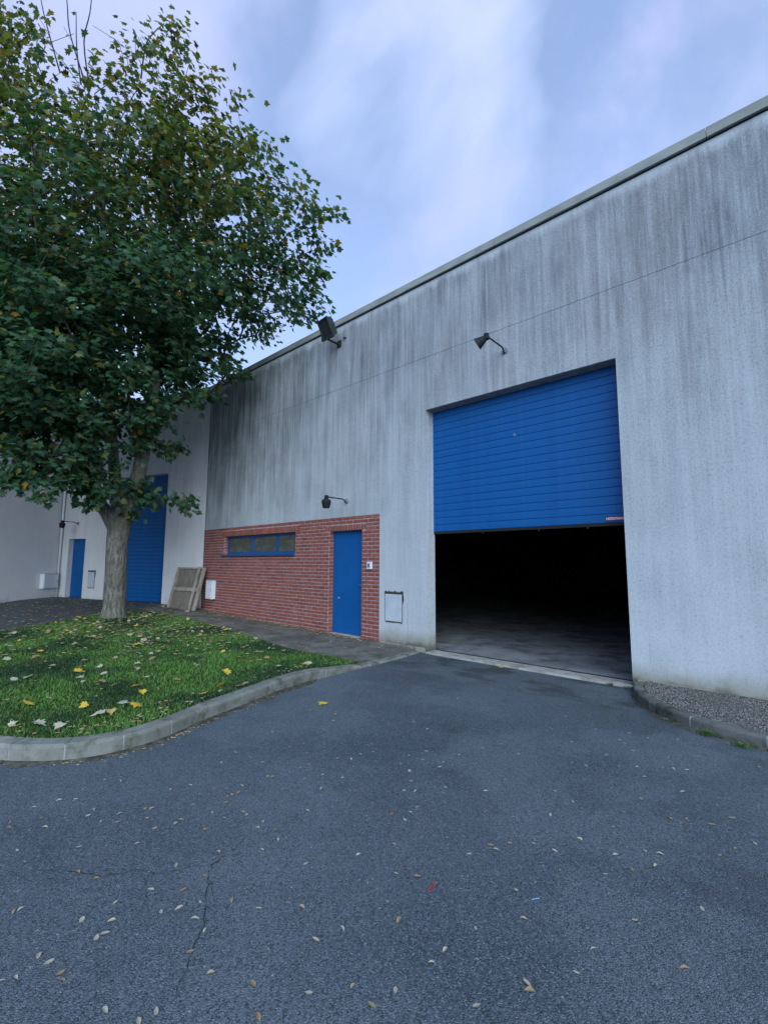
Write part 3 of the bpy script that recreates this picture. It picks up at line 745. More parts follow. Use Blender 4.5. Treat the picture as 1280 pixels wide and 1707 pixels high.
# electrical cabinet on the brick wall
def cabinet(loc, rz, w, h, d, label, grp):
    r = empty('electrical_cabinet', loc, rz, label, 'cabinet', grp)
    MB().box(0, w, -d, -.002, 0, h).obj('housing', 'white', r, bevel=.008)
    MB().box(.015, w-.015, -d-.012, -d-.001, .015, h-.02).obj('cabinet_door', 'white', r, bevel=.004)
    MB().box(w-.045, w-.03, -d-.018, -d-.0125, h*.5-.03, h*.5+.02).obj('lock', 'rubber', r)
    MB().box(-.01, w+.01, -d-.016, -.003, h+.001, h+.014).obj('rain_cap', 'cover', r, bevel=.003)
    return r
cabinet((-12.86, 6.59, .476), 0, .352, .52, .12, 'white electrical cabinet low on the brick wall behind the leaning wooden panel', 'electrical cabinets')

# wall lamps
def wall_lamp(P, rz, L, label, droop=0., tilt=0., hs=1., yaw=0., prof=(.05, .09, .095, .07, .06)):
    r = empty('wall_lamp', P, rz, label, 'wall lamp', 'spot lamps on long wall arms')
    b = MB(); b.tube([(0, -.002, 0), (0, -.03, 0)], [.055, .048], 20); b.obj('wall_plate', 'cover2', r)
    b = MB(); b.tube([(0, -.02, -.04), (0, -.055, -.035), (0, -.075, 0), (0, -.10, .02), (0, -.16, .025), (0, -L, .025+droop)], .0125, 10); b.obj('arm', 'lampmetal', r, smooth=True)
    b = MB(); b.tube([(0, -L, .055+droop), (0, -L, -.03+droop)], [.04, .045], 16); b.obj('cap', 'lampmetal', r)
    Q = Matrix.Translation((0, -L, .0+droop)) @ Matrix.Rotation(-yaw, 4, 'Z') @ Matrix.Rotation(-tilt, 4, 'X')
    pr = lambda z: tuple(Q @ Vector((0, 0, z*hs)))
    b = MB(); b.tube([pr(-.02), pr(-.045), pr(-.09), pr(-.20), pr(-.205)], [q*hs for q in prof], 16); b.obj('lamp_shade', 'lampmetal', r)
    b = MB(); b.tube([pr(-.2055), pr(-.210)], [prof[-1]*.93*hs, prof[-1]*.9*hs], 16); b.obj('lens', 'lampglass', r)
    return r
wall_lamp((-7.08, 6.6, 2.83), 0, .575, 'black spot lamp on a thin wall arm just above the brick panel')
wall_lamp((-3.364, 6.6, 4.975), 0, .60, 'black spot lamp on a thin arm above the half-open garage door', tilt=R(62), hs=.82, yaw=R(75), prof=(.05, .062, .080, .118, .120))

# floodlight under the coping
fl = empty('floodlight', (-7.25, 6.6, 6.55), 0, 'weathered grey floodlight on a bracket at the roof edge', 'floodlight')
Mx = Matrix.Translation((-.14, -.36, .115)) @ Matrix.Rotation(R(-6), 4, 'Z') @ Matrix.Rotation(R(27), 4, 'X')
b = MB(); b.box(-.17, .17, -.06, .06, -.19, .19, Mx); b.obj('housing', 'flood', fl, bevel=.012)
b = MB()
for k in range(6): b.box(-.13+k*.05, -.122+k*.05, .061, .11, -.15, .15, Mx)
b.obj('cooling_fins', 'flood', fl)
b = MB(); b.box(-.185, .185, -.095, -.061, .165, .205, Mx); b.box(-.185, .185, -.095, -.061, -.205, -.165, Mx); b.box(-.185, -.15, -.095, -.061, -.164, .164, Mx); b.box(.15, .185, -.095, -.061, -.164, .164, Mx); b.obj('bezel', 'flood', fl, bevel=.004)
MB().box(-.149, .149, -.078, -.062, -.163, .163, Mx).obj('glass', 'lampglass', fl)
b = MB(); b.box(-.335, -.319, -.38, -.33, -.12, .16); b.box(.045, .061, -.38, -.33, -.12, .16); b.box(-.335, .061, -.38, -.33, -.137, -.121); b.box(-.17, -.11, -.38, -.03, -.155, -.138); b.box(-.20, -.08, -.03, -.004, -.20, -.05); b.obj('bracket', 'flood', fl, bevel=.003)
MB().box(.02, .09, -.06, -.004, -.05, .03).obj('junction_box', 'cover2', fl, bevel=.006)

# ------------------------------------------------------------------ second warehouse (turned towards the viewer)
A2 = R(18.821)
w2 = empty('warehouse', (XD-.004, 6.6, 0), A2, 'cleaner pale plaster warehouse front with a closed blue garage door behind the tree', 'warehouse')
# local x runs to the right; the wall spans x = -6.76 .. 0
def s2(s): return -s
Ew, Fw, Gw, Hw = -1.639, -4.353, -5.443, -6.341
feats = [(Fw, Ew, -.2, 4.373, None), (Hw, Gw, -.2, 2.325, None), (-6.77, 0, 5.352, 5.362, .009)]
link('wall', wall_mesh(-6.77, 0, -.2, RB, feats, .28), 'plaster2', w2)
for a, c_ in ((-6.79, -3.9), (-3.894, -.95), (-.944, .0)): MB().box(a, c_, -.055, .30, RB+.012, RT).obj('coping', 'coping', w2, bevel=.004)
MB().box(-6.77, 0, -.012, .28, RB-.004, RB+.013).obj('coping_shadow_strip', 'rubber', w2)  # same dark strip in place of the shadow below this coping
MB().box(-9, -.05, .29, 10, RB-.25, RB-.02).obj('roof', 'coping', w2)
g2 = empty('garage_door', (0, .21, 0)); g2.parent = w2; g2['label'] = 'closed blue sectional garage door partly behind the tree trunk'
sm2 = slat_mesh(Ew-Fw+.1, .1245-.001); z_ = .245
while z_ < 4.45: link('slat', sm2, 'blue', g2, loc=((Ew+Fw)/2, 0, z_)); z_ += .1245
MB().box(Fw-.04, Ew+.04, .003, .03, .20, .243).obj('bottom_seal', 'rubber', g2)
MB().box(Fw+.003, Ew-.003, -.05, .26, -.1, .225).obj('sill', 'sill', w2)
d2 = empty('door', (0, .17, 0)); d2.parent = w2
MB().box(Hw+.002, Gw-.002, 0, .05, .27, 2.323).obj('leaf_panel', 'blue', d2)
b = MB(); b.tube([(Gw-.1, -.004, 1.3), (Gw-.1, -.05, 1.3), (Gw-.2, -.05, 1.3)], .009, 8); b.obj('handle', 'steel', d2)
MB().box(-6.78, Fw-.02, .3, .4, -.2, RB-.26).obj('inner_wall', 'inwall', w2); MB().box(Fw-.01, -.05, .55, .65, -.2, RB-.26).obj('inner_wall', 'inwall', w2)
def loc2(x, y=0, z=0):
    c_, s_ = math.cos(A2), math.sin(A2); return (XD-.004+x*c_-y*s_, 6.6+x*s_+y*c_, z)
mt2 = empty('meter_box', loc2(-4.99, 0, .645), A2, 'flush white meter cover on the pale wall between the small blue door and the tree', 'meter box', 'flush meter covers')
MB().box(-.165, .165, -.02, -.0005, 0, .53).obj('lid', 'cover', mt2, bevel=.004); mossline(mt2, .33, .53)
wall_lamp(loc2(-5.901, 0, 2.88), A2, .55, 'small black spot lamp on a wall arm over the leftmost blue door')
# downpipe at the inner corner
dp = MB(); q = loc2(-6.68, -.07, 0); dp.tube([(0, 0, .0), (0, 0, 6.55)], .035, 12)
d_ = dp.obj('drainpipe', 'white', None, loc=(q[0], q[1], .27), smooth=True); tag(d_, 'slim white drainpipe in the corner left of the small blue door', 'drainpipe')

# third building, coming towards the viewer on the left
A3 = math.atan2(.835, -.55)    # local +x towards the corner
corner = loc2(-6.77, 0, 0)
A3d = math.atan2(4.419-2.69, -19.766+18.67)  # direction from near end to corner
dx, dy = -.55, .835
w3 = empty('warehouse', (corner[0], corner[1], 0), math.atan2(dy, dx), 'plain beige plaster building side at the far left of the yard', 'warehouse')
# in the local frame +x points to the corner; the face looking at the yard is local -y -> checked below
link('wall', wall_mesh(-14, 0, -.2, 6.85, [(-14, 0, 5.352, 5.362, .009)], .28), 'plaster3', w3)
for a, c_ in ((-14, -11), (-10.994, -8), (-7.994, -5), (-4.994, -2), (-1.994, 0)): MB().box(a, c_, -.05, .3, RB+.012, RT).obj('coping', 'coping', w3, bevel=.004)
def loc3(x, y=0, z=0):
    a = math.atan2(dy, dx); c_, s_ = math.cos(a), math.sin(a); return (corner[0]+x*c_-y*s_, corner[1]+x*s_+y*c_, z)

CAB3 = cabinet(loc3(-.74, 0, .60), math.atan2(dy, dx), .58, .50, .16, 'white electrical cabinet at the foot of the beige wall near the corner', 'electrical cabinets')

# ------------------------------------------------------------------ leaning wooden panel
pl = empty('wooden_panel', (-13.5, 6.1, .13), 0, 'weathered grey wooden panel with battens leaning on the wall beside the brick', 'wooden panel')
BLp, BRp, TLp, TRp = Vector((-14.06, 5.93, .13)), Vector((-12.90, 6.22, .125)), Vector((-14.13, 6.24, 1.36)), Vector((-12.97, 6.545, 1.33))
ux = (BRp-BLp); wP = ux.length; ux.normalize(); uz = (TLp-BLp); hP = uz.length; uz.normalize(); uy = uz.cross(ux).normalized(); uz = ux.cross(uy).normalized()
Mp = Matrix(((ux.x, uy.x, uz.x, BLp.x), (ux.y, uy.y, uz.y, BLp.y), (ux.z, uy.z, uz.z, BLp.z), (0, 0, 0, 1)))
def pbox(name, mat, x0, x1, y0, y1, z0, z1, bev=.003):
    me = MB().box(x0, x1, y0, y1, z0, z1).me(name, bev); o = link(name, me, mat, pl); o.matrix_parent_inverse = pl.matrix_parent_inverse
    o.matrix_local = Matrix.Translation((13.5, -6.1, -.13)) @ Mp; return o
# uy points into the wall when positive
sgn = 1 if uy.y > 0 else -1
def fy(a, b): return (min(a*sgn, b*sgn), max(a*sgn, b*sgn))
nP = 5
for k in range(nP): pbox('board', 'ply', wP*k/nP+.002, wP*(k+1)/nP-.002, *fy(-.004, -.022), .02+.008*(k % 2), hP-.02-.006*((k*3) % 4))
pbox('batten', 'batten', .0, .085, *fy(-.023, -.065), 0, hP)
pbox('batten', 'batten', wP-.25, wP-.165, *fy(-.067, -.105), -.01, hP+.01)
pbox('batten', 'batten', wP-.10, wP, *fy(-.023, -.065), .01, hP)
pbox('crosspiece', 'batten', .087, wP-.102, *fy(-.023, -.065), hP*.44, hP*.52)
pbox('crosspiece', 'batten', .087, wP-.102, *fy(-.023, -.06), hP-.045, hP)
# bits of debris at its foot
for (x_, y_, s_, lb) in ((-14.25, 5.86, .16, 'flat pale stone left of the leaning panel foot'), (-12.95, 6.0, .2, 'pale broken timber piece right of the leaning panel foot')):
    b = MB(); n = 7; vs = []
    for k in range(n): a = 2*math.pi*k/n; vs.append((s_*random.uniform(.35, .55)*math.cos(a), s_*random.uniform(.2, .35)*math.sin(a)))
    b.v = [(p[0], p[1], 0) for p in vs]+[(p[0]*.85, p[1]*.85, .035) for p in vs]; b.f = [tuple(range(n))[::-1], tuple(range(n, 2*n))]+[(k, (k+1) % n, n+(k+1) % n, n+k) for k in range(n)]
    o = b.obj('stone' if 'stone' in lb else 'timber_piece', 'sill' if 'stone' in lb else 'batten', None, loc=(x_, y_, float(ghgt(x_, y_))+.012)); tag(o, lb, 'stone' if 'stone' in lb else 'timber')

# ------------------------------------------------------------------ maple tree
TB = Vector((-12.69, 4.05, .13)); TD = topx(TB)[2]
tree = empty('maple_tree', TB, 0, 'broad maple tree turning yellow at the top, standing at the lawn edge', 'tree')
tl = lambda P: Vector(P)-TB
def T(px, py, dep): return dpt(px, py, dep)
b = MB()
tp = [TB+Vector((0, 0, -.15)), TB, TB+Vector((0, 0, .12)), TB+Vector((0, 0, .35))]+[T(px, py, TD+dd) for px, py, dd in ((193, 960, 0), (194, 915, 0), (198, 880, 0), (201, 862, 0), (204, 845, 0))]
rr = [.37, .31, .272, .25, .238, .234, .25, .26, .19]
P_ = catmull([tuple(p) for p in tp], 5); rs = np.interp(np.linspace(0, len(tp)-1, len(P_)), range(len(tp)), rr)
b.tube([tl(p) for p in P_], list(rs), 26)
for i, v in enumerate(b.v):
    a = (i % 26)/26*2*math.pi; z = v[2]; k = 1+.035*math.sin(3*a+z*1.3)+.02*math.sin(7*a-z*2)+(.10*math.sin(5*a)*max(0, .4-z) if z < .4 else 0)
    c0 = tl(P_[i//26]) if i//26 < len(P_) else Vector((0, 0, 0)); b.v[i] = tuple(c0+(Vector(v)-c0)*k)
b.obj('trunk', 'bark', tree, smooth=True)
def limb(pts, r0, r1, nm='limb'):
    P = catmull([tuple(p) for p in pts], 5); b = MB(); b.tube([tl(p) for p in P], list(np.linspace(r0, r1, len(P))), 14)
    b.obj(nm, 'bark', tree, smooth=True); return P
Lr = limb([T(198, 885, TD), T(212, 850, TD), T(225, 815, TD), T(233, 780, TD), T(243, 735, TD-.1), T(252, 690, TD-.1), T(262, 620, TD), T(275, 540, TD+.1), T(290, 440, TD+.1), T(300, 330, TD), T(305, 220, TD)], .215, .045)
Ll = limb([T(193, 885, TD), T(178, 855, TD-.1), T(160, 832, TD-.3), T(142, 805, TD-.6), T(125, 760, TD-.8), T(105, 690, TD-1), T(85, 600, TD-1.1), T(70, 480, TD-1.0), T(60, 350, TD-.9), T(55, 220, TD-.8)], .165, .04)
Lm = limb([T(197, 870, TD+.1), T(196, 830, TD+.3), T(190, 780, TD+.4), T(185, 700, TD+.5), T(180, 600, TD+.5), T(176, 480, TD+.5), T(172, 350, TD+.4), T(165, 200, TD+.3)], .17, .04)
Lb = limb([T(204, 855, TD+.1), T(225, 800, TD+.8), T(245, 720, TD+1.3), T(262, 640, TD+1.6), T(285, 540, TD+1.7), T(300, 430, TD+1.6)], .12, .04)

blobs = [(300, 150, 0, 1.15), (330, 235, .2, 1.35), (395, 330, .0, 1.55), (455, 395, -.2, 1.25), (500, 385, -.3, .55), (538, 366, -.2, .26), (560, 357, -.1, .12), (518, 450, -.2, .3), (525, 490, -.2, .28), (505, 530, -.1, .3), (215, 90, .2, .95), (300, 70, .1, .6), (430, 480, .0, 1.25), (465, 500, -.2, .85), (380, 545, .0, 1.2), (345, 600, 0, .85),
         (225, 190, .4, 1.3), (160, 230, .2, 1.4), (200, 330, -.8, 2.1), (250, 420, 1.2, 2.1), (180, 500, -.9, 2.2), (290, 500, -.6, 1.7), (240, 610, -.6, 1.35), (250, 640, .4, .8),
         (40, 80, -.4, 1.35), (60, 290, -.8, 2.4), (60, 450, -1.6, 2.3), (-70, 250, -.8, 2.6), (-90, 480, -1.6, 2.5), (-80, 60, 0, 1.8),
         (90, 600, -1.9, 1.6), (30, 680, -2.1, 1.35), (100, 715, -1.6, .95), (170, 690, -1.0, 1.0), (-40, 690, -2.0, 1.4), (55, 790, -2.2, .52), (10, 770, -2.3, .7), (150, 770, -1.2, .5), (125, 800, -1.4, .35), (165, 800, -1.0, .42), (150, 825, -1.1, .3), (165, 765, -1.0, .4),
         (235, 740, -.3, .36), (262, 700, -.2, .4), (280, 745, .1, .24), (240, 825, -.1, .30), (275, 832, .0, .24), (310, 836, .1, .16), (225, 850, -.1, .16),
         (150, 300, 1.8, 1.3), (60, 500, 2.0, 2.4), (-100, 400, 1.6, 2.5), (100, 650, 1.6, 1.4), (280, 330, 1.6, 1.7)]
def wall_ok(p):
    if p[1] > 6.2 and p[2] < 7.45: return False
    if p[1] > 6.6 and p[2] < 7.6: return False
    q = np.array([p[0]-(XD), p[1]-6.6]); d = q@np.array([-math.sin(A2), math.cos(A2)])
    if d > -.3 and p[2] < 7.5: return False
    return p[2] > 2.3
cen = []; wsz = []
for (px, py, dd, r) in blobs:
    c_ = np.array(T(px, py, TD+dd)); n = max(6, int(16*r**2.35))
    for _ in range(n):
        d = rng.normal(size=3); d /= np.linalg.norm(d); rad = r*rng.random()**.42
        if rng.random() < .10: rad = r*rng.uniform(1, 1.13)
        p = c_+d*rad
        if wall_ok(p): cen.append(p); wsz.append(min(1, .55+.25*r))
cen = np.array(cen)
# thin out clusters closer than .24 m
keep = []; 
for i in rng.permutation(len(cen)):
    if not keep or ((cen[keep]-cen[i])**2).sum(1).min() > .21**2: keep.append(i)
cen = cen[keep]; wsz = np.array(wsz)[keep]; print('clusters', len(cen))
# skeleton growth
nodes = []; parent = []; plen = []
for Pm in (Lr, Ll, Lm, Lb):
    last = -1
    for i, p in enumerate(Pm):
        if i < 8: 
            pass
        nodes.append(np.array(p)); parent.append(last); plen.append(.0 if last < 0 else plen[last]+np.linalg.norm(nodes[-1]-nodes[last])); last = len(nodes)-1
nl = len(nodes); fork = np.array(T(200, 860, TD))
order = np.argsort(np.linalg.norm(cen-fork, axis=1)); tipnode = {}
NA = np.zeros((20000, 3)); PL = np.zeros(20000); cnt = len(nodes); NA[:cnt] = nodes; PL[:cnt] = plen; par = list(parent)
for ci in order:
    p = cen[ci]; dv = p-NA[:cnt]; d = np.linalg.norm(dv, axis=1)
    pen = np.where(dv[:, 2] < -.1, .5*d, 0)
    k = int(np.argmin(d+.28*PL[:cnt]+pen)); a = NA[k].copy(); L_ = d[k]; n = max(1, int(L_/.3)); last = k
    sag = rng.normal(size=3)*.05*L_+np.array([0, 0, .10*L_])
    for j in range(1, n+1):
        t = j/n; q = a+(p-a)*t+sag*4*t*(1-t)*.8; NA[cnt] = q; par.append(last); PL[cnt] = PL[last]+np.linalg.norm(q-NA[last]); last = cnt; cnt += 1
    tipnode[ci] = last
load = np.zeros(cnt)
for ci, t in tipnode.items(): load[t] += 1
for i in range(cnt-1, -1, -1):
    if par[i] >= 0: load[par[i]] += load[i]
rad = .0045*np.maximum(load, 1)**.42
b = MB()
bv = []; bf = []
for i in range(nl, cnt):
    p0, p1 = NA[par[i]], NA[i]; t = p1-p0; L_ = np.linalg.norm(t)
    if L_ < 1e-4: continue
    t = t/L_; a = np.cross(t, [0, 0, 1.]); 
    if np.linalg.norm(a) < .1: a = np.cross(t, [1., 0, 0])
    a /= np.linalg.norm(a); c_ = np.cross(t, a); r0 = min(rad[par[i]], rad[i]*1.35); r1 = rad[i]; n = 5; o = len(bv)
    for (pp_, r_) in ((p0-t*.01, r0), (p1, r1)):
        for k in range(n): w = 2*math.pi*k/n; bv.append(tuple(pp_-np.array(TB)+(a*math.cos(w)+c_*math.sin(w))*r_))
    for k in range(n): bf.append((o+k, o+(k+1) % n, o+n+(k+1) % n, o+n+k))
link('branches', mesh('branches', bv, bf), 'twig', tree, kind='stuff', smooth=True)

# maple leaf outline (base at origin, tip +y), unit size ~1
LO = np.array([(0, 0), (.16, -.05), (.40, .02), (.28, .18), (.52, .36), (.32, .42), (.34, .62), (.17, .58), (0, 1.0), (-.17, .58), (-.34, .62), (-.32, .42), (-.52, .36), (-.28, .18), (-.40, .02), (-.16, -.05)])
LO = LO*np.array([1.05, .92])
lz = -.18*np.abs(LO[:, 0])-.12*(LO[:, 1]-.4)**2
CENTER = np.array([0, .30]); nlv = len(LO)
LV = np.concatenate([np.column_stack([LO, lz]), [[0, .30, .02]]])
tri = np.array([(nlv, i, (i+1) % nlv) for i in range(nlv)])
# leaves
PP = []; DD = []; NN = []; SZ = []; COL = []
axis = np.array(T(170, 520, TD))
for ci in range(len(cen)):
    p = cen[ci]; px, py, dz = topx(p)
    n = int(rng.integers(30, 48)*wsz[ci]*(.50 if px < 260 and py < 420 else (1.4 if py > 520 else 1)))
    if 85 < px < 160 and py < 110: n = int(n*.12)
    elif py < 150 and px > 90: n = int(n*.75)
    tip = NA[tipnode[ci]]; prev = NA[par[tipnode[ci]]]
    outw = p-axis; outw[2] *= .35; outw /= np.linalg.norm(outw)+1e-6
    sprd = .175*wsz[ci]+.03
    off = rng.normal(size=(n, 3))*np.array([sprd, sprd, sprd*.6]); 
    q = p+off
    hd = off+outw*.15+rng.normal(size=(n, 3))*.12; hd[:, 2] = hd[:, 2]*.3-.10-rng.random(n)*.22
    hd /= np.linalg.norm(hd, axis=1)[:, None]
    nn = rng.normal(size=(n, 3))*.42+np.array([0, 0, .75])+outw*.55
    nn -= (nn*hd).sum(1)[:, None]*hd; nn /= np.linalg.norm(nn, axis=1)[:, None]
    PP.append(q); DD.append(hd); NN.append(nn); SZ.append(rng.uniform(.105, .195, n))
    hgt = p[2]; top = float(sstep(7.5, 12.5, hgt)); edge = float(sstep(1.5, 4.5, np.linalg.norm((p-axis)[:2])))
    cl = rng.random(); r = rng.random(n); c_ = np.zeros((n, 3))
    g = rng.random(n)[:, None]
    c_[:] = (1-g)*np.array([.030, .088, .050])+g*np.array([.075, .175, .088])
    olive = rng.random(n) < .10+.62*top*(.5+cl)+.2*edge*top
    c_[olive] = ((1-g)*np.array([.085, .12, .030])+g*np.array([.20, .21, .055]))[olive]
    yel = rng.random(n) < .006+.15*top*(1 if cl > .7 else .25)
    c_[yel] = ((1-g)*np.array([.30, .20, .025])+g*np.array([.22, .11, .02]))[yel]
    br = rng.random(n) < .01+.05*top; c_[br] = np.array([.07, .045, .02])
    COL.append(c_)
PP, DD, NN, SZ, COL = map(np.concatenate, (PP, DD, NN, SZ, COL))
A2n = np.array([-math.sin(A2), math.cos(A2)])
ok = ~((PP[:, 1] > 6.42) & (PP[:, 2] < 7.1)) & ~((((PP[:, 0]-XD)*A2n[0]+(PP[:, 1]-6.6)*A2n[1]) > -.12) & (PP[:, 2] < 7.1))
PP, DD, NN, SZ, COL = PP[ok], DD[ok], NN[ok], SZ[ok], COL[ok]
XX = np.cross(DD, NN); nL = len(PP); print('leaves', nL)
dist = np.linalg.norm(PP-np.array(CAM), axis=1)
vp = PP-np.array(CAM); zc = vp@np.array(fw); pxx = 640+F_PX*(vp@np.array(rt))/zc; pyy = 853.5-F_PX*(vp@np.array(up))/zc
score = SZ/dist*np.abs((NN*(vp/dist[:, None])).sum(1)).clip(.1); vis = (pxx > 5) & (pyy > 5) & (pxx < 1270)
green = COL[:, 1] > COL[:, 0]*1.6
# one leaf per direction cell: the nearest in front is the one that can be seen
cell = (np.floor(pxx/7).astype(int)*10000+np.floor(pyy/7).astype(int)); o_ = np.argsort(dist); _, first = np.unique(cell[o_], return_index=True); front = np.zeros(nL, bool); front[o_[first]] = True
cand = np.where(vis & green & front)[0]; sel = cand[np.argsort(-score[cand])[:300]]
rest = np.ones(nL, bool); rest[sel] = False
lf = mesh('leaf', LV.tolist(), tri.tolist())
for i in sel:
    o = link('leaf', lf, 'leaf_part', tree)
    Mr = Matrix((tuple(XX[i]), tuple(DD[i]), tuple(NN[i]))).transposed().to_4x4(); q = Vector(PP[i])-TB
    o.location = q; o.rotation_euler = Mr.to_euler(); o.scale = (SZ[i],)*3
# the rest joined
r_ = np.where(rest)[0]
Pm, Dm, Nm, Xm, Sm, Cm = PP[r_]-np.array(TB), DD[r_], NN[r_], XX[r_], SZ[r_][:, None], COL[r_]
curl = rng.uniform(.3, 2.2, len(r_))[:, None]
Vl = Pm[:, None, :]+Sm[:, None]*(LV[None, :, 0:1]*Xm[:, None, :]+LV[None, :, 1:2]*Dm[:, None, :]+LV[None, :, 2:3]*curl[:, None]*Nm[:, None, :])
nv = LV.shape[0]; idx = (tri.ravel()[None, :]+np.arange(len(r_))[:, None]*nv).ravel()
fm = fast_mesh('foliage', Vl.reshape(-1, 3), idx, np.full(len(r_)*len(tri), 3))
ca = fm.color_attributes.new('leaf_tint', 'FLOAT_COLOR', 'POINT')
ca.data.foreach_set('color', np.repeat(np.column_stack([Cm, np.ones(len(r_))]), nv, axis=0).astype(np.float32).ravel())
link('foliage', fm, 'leaf', tree, kind='stuff')
# bare twigs sticking out of the top
for k, (pts) in enumerate((((235, 130), (243, 75), (258, 52), (274, 38)), ((150, 160), (118, 60), (112, 5), (108, -40)), ((150, 150), (140, 70), (150, 20), (155, -30)), ((100, 120), (75, 30), (65, -20)), ((135, 140), (128, 80), (127, 20)))):
    b = MB(); P = catmull([tuple(T(px, py, TD+.1)) for px, py in pts], 4); b.tube([tl(p) for p in P], list(np.linspace(.02, .008, len(P))), 6); b.obj('twig', 'twig', tree, smooth=True)

# ------------------------------------------------------------------ fallen leaves
def crumple(seed, lob=True, amp=.14):
    r = random.Random(seed)
    if lob:
        V_ = LV.copy(); a, b_, c_ = r.uniform(-2, 2), r.uniform(-2, 2), r.uniform(.5, 1.5)
        V_[:, 2] = amp*(V_[:, 0]**2*c_*2+.5*np.sin(a+V_[:, 1]*5)*.4+.3*np.sin(b_+V_[:, 0]*7)); V_[:, 1] -= .3; V_[:, 2] -= V_[:, 2].min()-.02
        return mesh('leaf', V_.tolist(), tri.tolist())
    n = 10; V_ = []; w = r.uniform(.17, .26)
    for side in (1, -1):
        for k in range(n+1):
            t = k/n; y = t-.5; x = side*w*math.sin(math.pi*t**.85)**.8
            if side < 0 and k in (0, n): continue
            V_.append((x, y, 0))
    right = list(range(n+1)); left = list(range(n+1, 2*n)); mid = []
    for k in range(1, n): V_.append((0, k/n-.5, 0)); mid.append(len(V_)-1)
    cam_ = r.uniform(.5, 2.4); bend = r.uniform(-.5, .7)
    V_ = [(x, y, cam_*x*x*1.4+bend*y*y) for x, y, z in V_]; zm = min(v[2] for v in V_); V_ = [(x, y, z-zm+.02) for x, y, z in V_]
    Fc = []
    for chain in (right, [0]+left+[n]):
        m_ = [chain[0]]+mid+[chain[-1]]
        for k in range(n):
            f = [chain[k], chain[k+1], m_[k+1], m_[k]]; f2 = []
            for q in f:
                if q not in f2: f2.append(q)
            if len(f2) > 2: Fc.append(tuple(f2 if chain is right else f2[::-1]))
    return mesh('leaflet', V_, Fc)
maple = {k: [crumple(i*7+j) for i in range(5)] for j, k in enumerate(('fall_pale', 'fall_yellow', 'fall_white'))}
for k, l_ in maple.items():
    for q in l_: q.materials.append(MAT[k])
oval = [crumple(i+50, False) for i in range(7)]
for q in oval: q.materials.append(MAT['leaflet'])
def surf_z(x, y):
    if in_poly(np.array([x]), np.array([y]), lawn_poly)[0]: return float(lawn_z(np.array([x]), np.array([y]))[0])+.03
    return float(ghgt(x, y))+.006
def put(me, name, x, y, sc, label, cat, group, tilt=.18, z=None):
    o = bpy.data.objects.new(name, me); col.objects.link(o); o.location = (x, y, surf_z(x, y) if z is None else z)
    o.rotation_euler = (random.uniform(-tilt, tilt), random.uniform(-tilt, tilt), random.uniform(0, 6.28)); o.scale = (sc, sc, sc)
    o['label'] = label; o['category'] = cat
    if group: o['group'] = group
    return o
def px_lawn(px, py):
    z = .13
    for _ in range(6): p = gpt(px, py, z); z = surf_z(p.x, p.y)
    return p.x, p.y
GY = 'bright yellow leaves on the lawn'
for px, py, s_, lb in ((130, 1120, .15, 'bright yellow maple leaf high on the left half of the lawn'), (165, 1137, .11, 'small yellow leaf standing up in the grass, left of the lawn middle'), (228, 1143, .14, 'large bright yellow maple leaf in the middle of the lawn'),
                       (226, 1176, .13, 'bright yellow leaf closest below the large yellow leaf mid lawn'), (376, 1121, .16, 'bright yellow maple leaf on the right part of the lawn'), (46, 1173, .15, 'bright yellow maple leaf at the left edge of the lawn near the kerb'),
                       (366, 1162, .12, 'yellow leaf in the grass right beside the kerb bend'), (340, 1156, .09, 'small ochre leaf beside the yellow leaf near the kerb bend'), (228, 1074, .13, 'yellow leaf in the back of the lawn near the trunk'), (25, 1211, .09, 'yellowish leaf in the lawn corner nearest the kerb at the left')):
    x_, y_ = px_lawn(px, py); put(random.choice(maple['fall_yellow']), 'fallen_leaf', x_, y_, s_, lb, 'leaf', 'fallen maple leaves', .5)
for px, py, s_, lb in ((133, 1130, .11, 'pale grey-white leaf just below the yellow leaf on the left of the lawn'), (205, 1172, .11, 'bleached white leaf left of the lower yellow leaf mid lawn'), (64, 1207, .13, 'large pale flat leaf on the lawn near the left kerb'), (100, 1210, .11, 'pale leaf with brown edge near the front left kerb'),
                       (166, 1191, .14, 'large pale crumpled leaf low in the middle of the lawn'), (327, 1109, .12, 'whitish leaf in the middle right of the lawn'), (513, 1119, .12, 'pale leaf at the far right tip of the lawn'), (225, 1196, .11, 'small white leaf just behind the kerb at its bend')):
    x_, y_ = px_lawn(px, py); put(random.choice(maple['fall_white']), 'fallen_leaf', x_, y_, s_, lb, 'leaf', 'fallen maple leaves', .35)
count = 18
tries = 0
GLW = 'dry pale maple leaf lying in the grass of the lawn'
while count < 290 and tries < 20000:
    tries += 1
    x_ = random.uniform(-13.6, -4.5); y_ = random.uniform(.3, 5.4)
    if not in_poly(np.array([x_]), np.array([y_]), lawn_poly)[0]: continue
    dt = math.hypot(x_+12.7, y_-4.1)
    if dt < .45 or random.random() > .12+1.*math.exp(-dt/2.6): continue
    y1 = random.random() < .16
    put(random.choice(maple['fall_yellow' if y1 else ('fall_white' if random.random() < .22 else 'fall_pale')]), 'fallen_leaf', x_, y_, random.uniform(.055, .125), ('small yellow leaf' if y1 else 'dry pale maple leaf')+(' lying in the grass close to the tree trunk' if dt < 2.6 else (' in the grass near the curved kerb' if kerb_dist(x_, y_)[0] < 1.3 else (' in the lawn beside the brick wall path' if y_ > 4.0 else ' in the open middle of the lawn'))), 'leaf', 'fallen maple leaves', .45); count += 1
put(maple['fall_yellow'][0], 'fallen_leaf', *px_lawn(538, 1173), .12, 'single pale yellow leaf on the asphalt off the lawn kerb', 'leaf', 'fallen maple leaves', .1)
